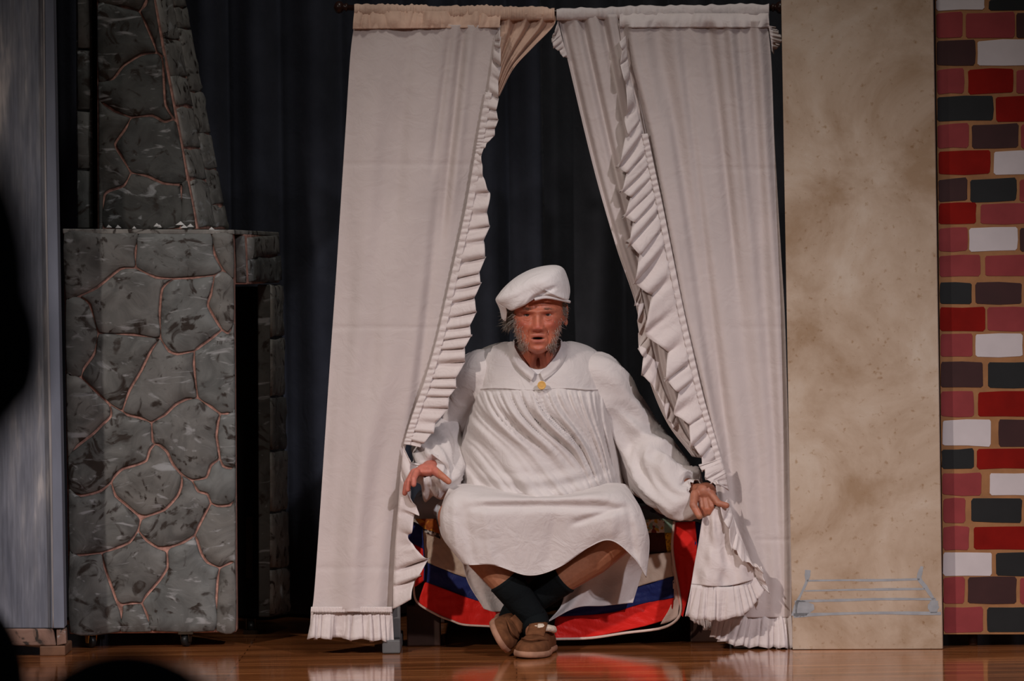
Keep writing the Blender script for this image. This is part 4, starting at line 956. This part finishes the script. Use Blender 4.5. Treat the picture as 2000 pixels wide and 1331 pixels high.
def gather(px, py, wt):
    below = sstep(758, 775, py); dyv = np.maximum(0, py-760)
    c = .78*(1-sstep(1085, 1185, px-.25*dyv))+.04
    x0 = px-c*dyv*(.40+.60*sstep(0, 130, dyv))
    wob = 1.6*nA(x0*.55)+.9*nB(x0*.3, py*.05)
    rd = lambda p: 1-1.7*np.abs(np.sin(p))**.8
    fine = (rd(x0*.19+wob)+.6*rd(x0*.33+2+wob*.7))*np.exp(-dyv/60)
    broad = (rd(x0*.062+1.3*nC(x0*1.7)+.6+.35*nB(py*.12, x0*.1))+.55*rd(x0*.125+1.7+wob*.6))*sstep(0, 70, dyv)*(1-.45*sstep(140, 220, dyv))*(.75+.35*nC(px*1.2, py*1.6))
    lap = np.sin((py-.0016*(px-1060)**2*-1)*.19+.02*px)*sstep(900, 945, py)*.5
    return wt*(below*(.0100*fine+.0280*broad+.008*lap)+.0022*nB(px*.35, py*.35)+.003*nC(px*1.3, py*1.3)) - wt*below*.012*np.exp(-((dyv-25)/40)**2)
ns = ring_loft('nightshirt', [(662, 1004, 1096, 12.09, 12.20), (667, 984, 1120, 12.07, 12.23), (677, 952, 1150, 12.05, 12.27), (691, 928, 1170, 12.035, 12.30), (712, 918, 1182, 12.018, 12.33), (735, 919, 1187, 12.0, 12.35),
     (760, 923, 1187, 11.985, 12.37), (800, 916, 1196, 11.972, 12.40), (850, 903, 1206, 11.965, 12.43), (900, 893, 1212, 11.965, 12.46), (945, 886, 1220, 11.965, 12.48), (985, 878, 1228, 11.97, 12.48), (1012, 876, 1232, 11.99, 12.48)],
     320, 200, M['robe'], man, (gather, lambda px, py: 62*np.exp(-((px-1050)/34)**2)*(1-sstep(668, 740, py))))
# raised seam of the yoke
def on_body(x): return np.interp(x, [926, 940, 960, 990, 1055, 1120, 1150, 1170, 1184], [12.12, 12.065, 12.03, 12.0, 11.982, 12.0, 12.03, 12.065, 12.12])
tube_px('yoke_seam', [(x, 760+2*math.sin(x*.05), float(on_body(x))) for x in (932, 960, 990, 1020, 1055, 1090, 1120, 1150, 1178)], .0022, M['robe2'], ns, 60, 8)
def sleeve(name, path, seed, amp):
    c = crcurve(path, 90); r = c[:, 3]*sc(12.1); n1 = Noise(seed, 1.0); n2 = Noise(seed+1, 1.0)
    def wr(th, t):
        tw = th+2.2*t
        q1 = n1(3.2*np.sin(tw)+t*3, 3.2*np.cos(tw)+11*t); q2 = n2(4*np.sin(tw), 4*np.cos(tw)+20*t)
        return amp*(.10*(.6-1.6*np.abs(q1))+.055*(.5-1.3*np.abs(q2)))*(.2+.8*min(1, t*3)) + (.035*np.sin(th*17) if t > .93 else 0)
    V, F = tube_w(None, P(c[:, 0], c[:, 1], c[:, 2]), r, None, None, 72, False, wr)
    return mk(name, V, F, M['robe'], ns, thick=.0015)
sleeve('sleeve', [(968, 722, 12.16, 40), (942, 736, 12.155, 56), (915, 783, 12.20, 53), (885, 832, 12.25, 46), (866, 866, 12.19, 47), (856, 893, 12.13, 51), (848, 920, 12.07, 54), (842, 934, 12.035, 46), (838, 928, 12.005, 30), (836, 920, 11.995, 20)], 70, 1.4)
sleeve('sleeve', [(1136, 728, 12.16, 42), (1166, 746, 12.15, 62), (1202, 804, 12.17, 58), (1240, 868, 12.18, 61), (1274, 918, 12.14, 66), (1306, 950, 12.08, 65), (1330, 967, 12.03, 56), (1347, 969, 12.005, 42), (1358, 960, 11.995, 25), (1362, 957, 11.985, 19)], 80, 1.5)
# collar: two soft flaps round the neck, band behind, undershirt in the opening
def cl(rows, nm, mat, seed, Yo=0): return patch(nm, rows, 50, 26, mat, ns, lambda U, V, px, py: .0025*Noise(seed, 1)(U*4, V*3)+Yo, .002)
for sg in (-1, 1):
    X = lambda d: 1050+sg*d
    cl([[(X(45),669,12.085), (X(44),680,12.052), (X(33),699,12.026), (X(18),716,12.006), (X(5),728,11.995)], [(X(54),668,12.09), (X(50),687,12.048), (X(41),708,12.017), (X(25),725,11.997), (X(8),737,11.985)],
        [(X(62),674,12.105), (X(58),692,12.058), (X(47),713,12.026), (X(31),730,12.003), (X(12),744,11.987)]], 'collar', M['robe2'], 91+sg)
patch('neckband', [[(1005,668,12.10), (1008,662,12.16), (1050,656,12.19), (1092,662,12.16), (1095,668,12.10)], [(992,682,12.11), (1000,680,12.20), (1050,680,12.23), (1100,680,12.20), (1108,682,12.11)]], 50, 8, M['robe2'], ns)
patch('undershirt', [[(1012,698,12.045), (1033,717,12.03), (1051,722,12.026), (1068,717,12.03), (1088,698,12.045)], [(1024,730,12.01), (1040,742,12.0), (1052,745,11.998), (1064,742,12.0), (1078,730,12.01)]], 40, 12, M['undershirt'], man)
V = []; c0 = PV(1058, 753, 11.962)
for r, d in ((.0005, .0), (.006, .0004), (.0095, .0), (.0125, -.0015), (.0125, .004)):
    for t in np.linspace(0, 2*math.pi, 24, endpoint=False): V.append(c0+np.array([r*math.cos(t), d, r*math.sin(t)]))
mk('button', V, gridfaces(5, 24, True), M['bt'], ns)
# skirt over the knees
cx9 = [(0, 0)]
SK = [[(888,945,12.09),(930,946,12.06),(985,948,12.05),(1040,952,12.05),(1095,952,12.05),(1150,946,12.05),(1195,944,12.06),(1218,946,12.09),(1226,950,12.12)],
 [(876,956,12.01),(905,954,11.965),(965,962,11.958),(1030,970,11.955),(1095,970,11.955),(1150,962,11.955),(1200,956,11.96),(1232,966,12.0),(1240,975,12.03)],
 [(864,985,11.98),(880,975,11.925),(950,975,11.895),(1030,976,11.893),(1100,974,11.893),(1160,970,11.895),(1212,975,11.91),(1248,992,11.955),(1254,1005,11.99)],
 [(858,1015,11.97),(868,1010,11.91),(935,1008,11.885),(1025,1003,11.885),(1105,1003,11.885),(1165,1000,11.886),(1222,1010,11.895),(1258,1028,11.935),(1266,1042,11.98)],
 [(864,1050,11.965),(880,1055,11.905),(945,1056,11.886),(1028,1054,11.892),(1100,1048,11.895),(1160,1034,11.893),(1212,1036,11.893),(1252,1058,11.92),(1268,1074,11.965)],
 [(896,1092,11.955),(912,1103,11.90),(965,1104,11.89),(1032,1124,11.90),(1090,1109,11.905),(1150,1069,11.905),(1194,1056,11.90),(1238,1090,11.915),(1262,1128,11.955)]]
nS = Noise(100, 1.0); nT = Noise(101, 1.0)
def skd(U, V, px, py):
    r1 = .017*np.exp(-((py-988-.00035*(px-1050)**2*.5)/9)**2)*sstep(900, 960, px)*(1-sstep(1180, 1240, px))
    r2 = .012*np.exp(-((py-(1022-.30*(px-1120)))/7)**2)*sstep(1105, 1140, px)*(1-sstep(1190, 1230, px))
    r2 = r2+lfold(px, py, [(905,985,925,1100,9,.006), (945,990,960,1100,10,-.005), (1085,1000,1070,1105,12,.005), (1225,985,1240,1090,8,.008), (1200,985,1195,1055,9,-.006), (885,980,890,1085,7,-.006)])
    seam = -.0022*np.exp(-((px-1005-.02*(py-1020))/2.2)**2)*sstep(1005, 1025, py)
    return (r1+r2+seam+.0060*(.5-np.abs(nS(U*5, V*5)))+.0030*(.5-np.abs(nT(U*13, V*11)))+.010*np.sin(U*15+2)*sstep(.45, 1, V)*.5)
patch('skirt', SK, 170, 120, M['robe'], ns, skd)
tube_px('hem', [(r[0], r[1], r[2]-.001) for r in SK[-1]], .0018, M['robe2'], ns, 90, 6)
patch('skirt_back', [[(1120,1100,12.10), (1160,1065,12.05), (1215,1050,12.02), (1262,1070,12.06)], [(1105,1150,12.11), (1150,1120,12.12), (1205,1105,12.12), (1258,1100,12.11)],
      [(1095,1185,12.11), (1140,1160,12.12), (1195,1150,12.13), (1250,1132,12.13)], [(1068,1217,12.10), (1125,1188,12.11), (1180,1184,12.12), (1236,1178,12.13)]], 80, 60, M['robe'], ns,
      lambda U, V, px, py: .010*np.sin(U*13+2*V)+.004*nS(U*9, V*6))
patch('skirt_back', [[(902,1095,12.04), (935,1100,12.06), (975,1100,12.08)], [(915,1140,12.07), (950,1150,12.09), (1000,1150,12.10)], [(945,1190,12.09), (970,1196,12.10), (1015,1190,12.11)]], 40, 40, M['robe'], ns,
      lambda U, V, px, py: .006*np.sin(U*9+2*V)+.003*nS(U*9, V*6))

# ---- beret
ht = [(968,588,11.97),(975,573,11.98),(990,556,12.0),(1010,540,12.02),(1035,527,12.03),(1060,520,12.03),(1085,518,12.03),(1100,524,12.03),(1108,540,12.03),(1113,560,12.02),(1113,576,12.0),(1108,587,11.97),(1088,582,11.935),(1066,579,11.925),(1046,583,11.918),(1026,596,11.915),(1011,603,11.925),(998,607,11.935),(986,600,11.95)]
hb = crclosed(ht, 6); n = len(hb); V = []; rr = list(np.sin(np.linspace(.06, math.pi/2, 18)))
hcx = np.array([1050, 560]); nH = Noise(120, .05)
for side, Yc_ in ((0, 11.893), (1, 12.15)):
    for r in rr:
        q = hcx+(hb[:, :2]-hcx)*r; k = math.sqrt(max(0, 1-r*r))
        Y = hb[:, 2]+(Yc_-hb[:, 2])*k
        if side == 0:
            cr = np.exp(-((q[:, 1]-(566-.52*(q[:, 0]-1075)))/4.0)**2)*sstep(1030, 1045, q[:, 0])*(1-sstep(1072, 1090, q[:, 0]))
            Y = Y+.012*cr*sstep(0, .3, k)+.004*nH(q[:, 0]*1.2, q[:, 1]*1.2)*k
        V.append(P(q[:, 0], q[:, 1], Y))
    V.append(None)
Vf = np.concatenate(V[:len(rr)]); Vb = np.concatenate(V[len(rr)+1:-1])
fA = gridfaces(len(rr), n, True)+[tuple(range(n))[::-1]]
allV = np.concatenate([Vf, Vb]); off = len(Vf)
fB = [tuple(i+off for i in f) for f in fA]
br_ = mk('beret', allV, fA+fB, M['hat'], man); fix_normals(br_)
tube_px('hat_band', [(1044,585,11.912), (1066,581,11.914), (1088,584,11.928), (1109,589,11.968), (1112,590,12.02)], .0045, M['hat'], br_, 40, 10)
patch('hat_flap', [[(969,589,11.965), (978,596,11.955), (988,601,11.95)], [(976,604,11.985), (982,608,11.975), (990,612,11.97)], [(980,622,12.0), (984,626,11.99), (988,628,11.99)]], 20, 20, M['hat'], br_)

# ---- socks
def sock(a, b, t0, t1, rad, extra=None):
    pts = [lerp3(a, b, t) for t in np.linspace(t0, t1, 8)]+(extra or [])
    r = rad+[rad[-1]]*(len(extra) if extra else 0)
    w = [PV(*p) for p in pts]; c = crcurve(w, 50); rr_ = np.interp(np.linspace(0, 1, 50), np.linspace(0, 1, len(r)), r)
    rr_[:3] = rr_[3]*np.array([.93, 1.02, 1.03])
    nk = Noise(130, 1)
    return tube_w('sock', c, rr_, M['sock'], man, 40, True, lambda th, t: .012*nk(3*np.cos(th), 3*np.sin(th)+9*t))
sock(KL, AL, .60, 1.0, [.051, .050, .048, .046, .044, .042, .040, .039], [(1047, 1232, 11.955)])
sock(KR, AR, .56, 1.0, [.053, .051, .049, .047, .045, .043, .041, .040], [(995, 1222, 12.05)])

# ---- shoes
def shoe(origin, rot, label):
    R = np.array(rot); o = np.array(origin)
    T = lambda v: np.array(v) @ R.T + o
    kx = [-.135, -.125, -.10, -.06, -.02, .03, .08, .115, .138, .148]
    kw = [.010, .026, .034, .035, .036, .045, .049, .042, .026, .006]
    kh = [.045, .060, .064, .064, .066, .060, .050, .043, .034, .020]
    xs = np.linspace(kx[0], kx[-1], 60); W = np.interp(xs, kx, kw); H = np.interp(xs, kx, kh); nu = 28; V = []
    for x, wv, h in zip(xs, W, H):
        for a in np.linspace(0, math.pi, nu):
            V.append((x, wv*math.copysign(abs(math.cos(a))**.7, math.cos(a)), .012+(h-.012)*math.sin(a)**.75))
    up = mk('shoe', T(V), gridfaces(60, nu)+[tuple(range(nu))[::-1], tuple(range(59*nu, 60*nu))]+[(j*nu, (j+1)*nu, (j+1)*nu+nu-1, j*nu+nu-1) for j in range(59)], M['suede'], man); fix_normals(up)
    V = []; prof = [(0, -.006), (.0015, .0), (.003, .004), (.003, .010), (0, .015)]
    oc = [(x, wv) for x, wv in zip(xs, W)]+[(x, -wv) for x, wv in zip(xs[::-1], W[::-1])]
    for ex, zz in [(-.02, 0), (-.004, 0), (.003, .002), (.005, .008), (.004, .016), (-.002, .019)]:
        for x, y in oc:
            nn = np.array([x*.25, y]); nn = nn/max(np.linalg.norm(nn), 1e-6); V.append((x+nn[0]*ex, y+nn[1]*ex, zz))
    m_ = len(oc); s = mk('sole', T(V), gridfaces(6, m_, True)+[tuple(range(m_))[::-1]], M['sole'], up); fix_normals(s)
    t = np.linspace(-1, 1, 30); vam = [(.045+.075*(1-abs(q)**2.2), .038*q, .060-.012*(1-abs(q)**2.2)-.018*abs(q)**3+.002) for q in t]
    tube_w('vamp_seam', T(vam), .003, M['suede'], up, 8)
    nL = Noise(140, 1)
    ring = [(-.045+.055*math.cos(a), .033*math.sin(a), .068+.006*math.cos(a)) for a in np.linspace(0, 2*math.pi, 40)]
    tube_w('fleece_lining', T(ring), .011, M['fleece'], up, 12, True, lambda th, q: .22*nL(2.5*np.cos(th)+14*q, 2.5*np.sin(th)))
    tg = [(.0+.01*q, .028*q2, .066-.0*q+.02*(1-q)) for q in (0, 1) for q2 in (-1, -.5, 0, .5, 1)]
    mk('tongue', T([(.045-.05*v, .026*u, .058+.034*v-.004*u*u) for v in np.linspace(0, 1, 6) for u in np.linspace(-1, 1, 8)]), gridfaces(6, 8), M['suede'], up, thick=.006)
    return up
def rotm(fwd, up):
    f = np.array(fwd, float); f /= np.linalg.norm(f); u = np.array(up, float); u -= f*np.dot(u, f); u /= np.linalg.norm(u)
    return np.stack([f, np.cross(u, f), u], 1)
a = PV(1050, 1276, 11.94); a[2] = .003
shoe(a, rotm((-.22, -1, 0), (.05, 0, 1)), '')
b = PV(975, 1236, 12.0); b[2] = .060
shoe(b, rotm((-.05, -.95, -.10), (.86, 0, .5)), '')

# ------------------------------------------------------------------ audience silhouettes in front of the stage
def viewer(hx_, hy_, Y, hr, seat, label):
    c = PV(hx_, hy_, Y); b = Fuse(); fl = -.55
    b.ell(c, (hr*.80, hr, hr*1.15)); b.ell(c+[0, hr*.35, -hr*.35], (hr*.66, hr*.72, hr*.85))
    for s in (-1, 1): b.ell(c+[s*hr*.82, 0, -hr*.1], (.012, .02, .032))
    nk = c+[0, -.02, -hr*1.9]; b.limb(c+[0, -.01, -hr*.8], .052, nk, .058)
    shz = nk[2]-.06
    for s in (-1, 1):
        sh = np.array([c[0]+s*.185, nk[1], shz]); b.limb(nk, .062, sh, .062)
        el_ = sh+[s*.05, .05, -.28]; b.limb(sh, .056, el_, .042); hd_ = el_+[-s*.06, .20, -.06]; b.limb(el_, .04, hd_, .03)
        b.ell(hd_+[-s*.01, .05, 0], (.035, .055, .02))
        for q in range(4): b.limb(hd_+[s*(.02-.014*q), .08, 0], .009, hd_+[s*(.02-.014*q), .135-.01*abs(q-1), -.012], .007)
        b.limb(hd_+[-s*.03, .04, 0], .010, hd_+[-s*.055, .08, 0], .008)
    b.ell((c[0], nk[1], shz-.14), (.19, .12, .22)); hip = np.array([c[0], nk[1]-.02, shz-.42]); b.ell(hip, (.175, .13, .14))
    for s in (-1, 1):
        h = hip+[s*.09, 0, -.03]
        if seat:
            kn = h+[s*.03, .42, .02]; an = np.array([kn[0], kn[1]+.03, fl+.09])
        else:
            kn = np.array([h[0]+s*.01, h[1]+.02, (h[2]+fl)/2+.02]); an = np.array([h[0]+s*.01, h[1], fl+.09])
        b.chain([(h, .082), (kn, .056), (an, .038)]); b.limb(an+[0, 0, -.045], .036, an+[0, .15, -.055], .032)
    me = b.mesh(.010, 3); root = empty('person', (c[0], c[1], fl), label, 'person'); addmesh('body', me, M['silhouette'], root)
    hr_ = Fuse(); hr_.ell(c+[0, -.015, hr*.18], (hr*.88, hr*1.02, hr*1.08)); addmesh('hair', hr_.mesh(.008, 2), M['darkhair'], root)
    if seat:
        st = empty('auditorium_seat', (hip[0], hip[1], fl), 'dark seat under the audience member '+label[label.index(' at the ' if ' at the ' in label else ' in the ')+1:], 'seat')
        boxw('seat_cushion', (hip[0]-.23, hip[1]-.12, hip[2]-.21), (hip[0]+.23, hip[1]+.32, hip[2]-.13), M['silhouette'], st, .02)
        boxw('backrest', (hip[0]-.23, hip[1]-.21, hip[2]-.2), (hip[0]+.23, hip[1]-.15, hip[2]+.25), M['silhouette'], st, .02)
        for sx in (-1, 1): boxw('leg', (hip[0]+sx*.21-.02, hip[1]-.12, fl+.001), (hip[0]+sx*.21+.02, hip[1]+.3, hip[2]-.21), M['silhouette'], st, .005)
viewer(250, 1640, 3.3, .122, True, 'dark blurred head of a seated audience member at the bottom edge')
viewer(-300, 640, 2.0, .108, False, 'dark blurred silhouette of a standing audience member at the left edge')
viewer(-108, 1370, 4.6, .105, True, 'dark blurred head of a seated audience member in the bottom left corner')
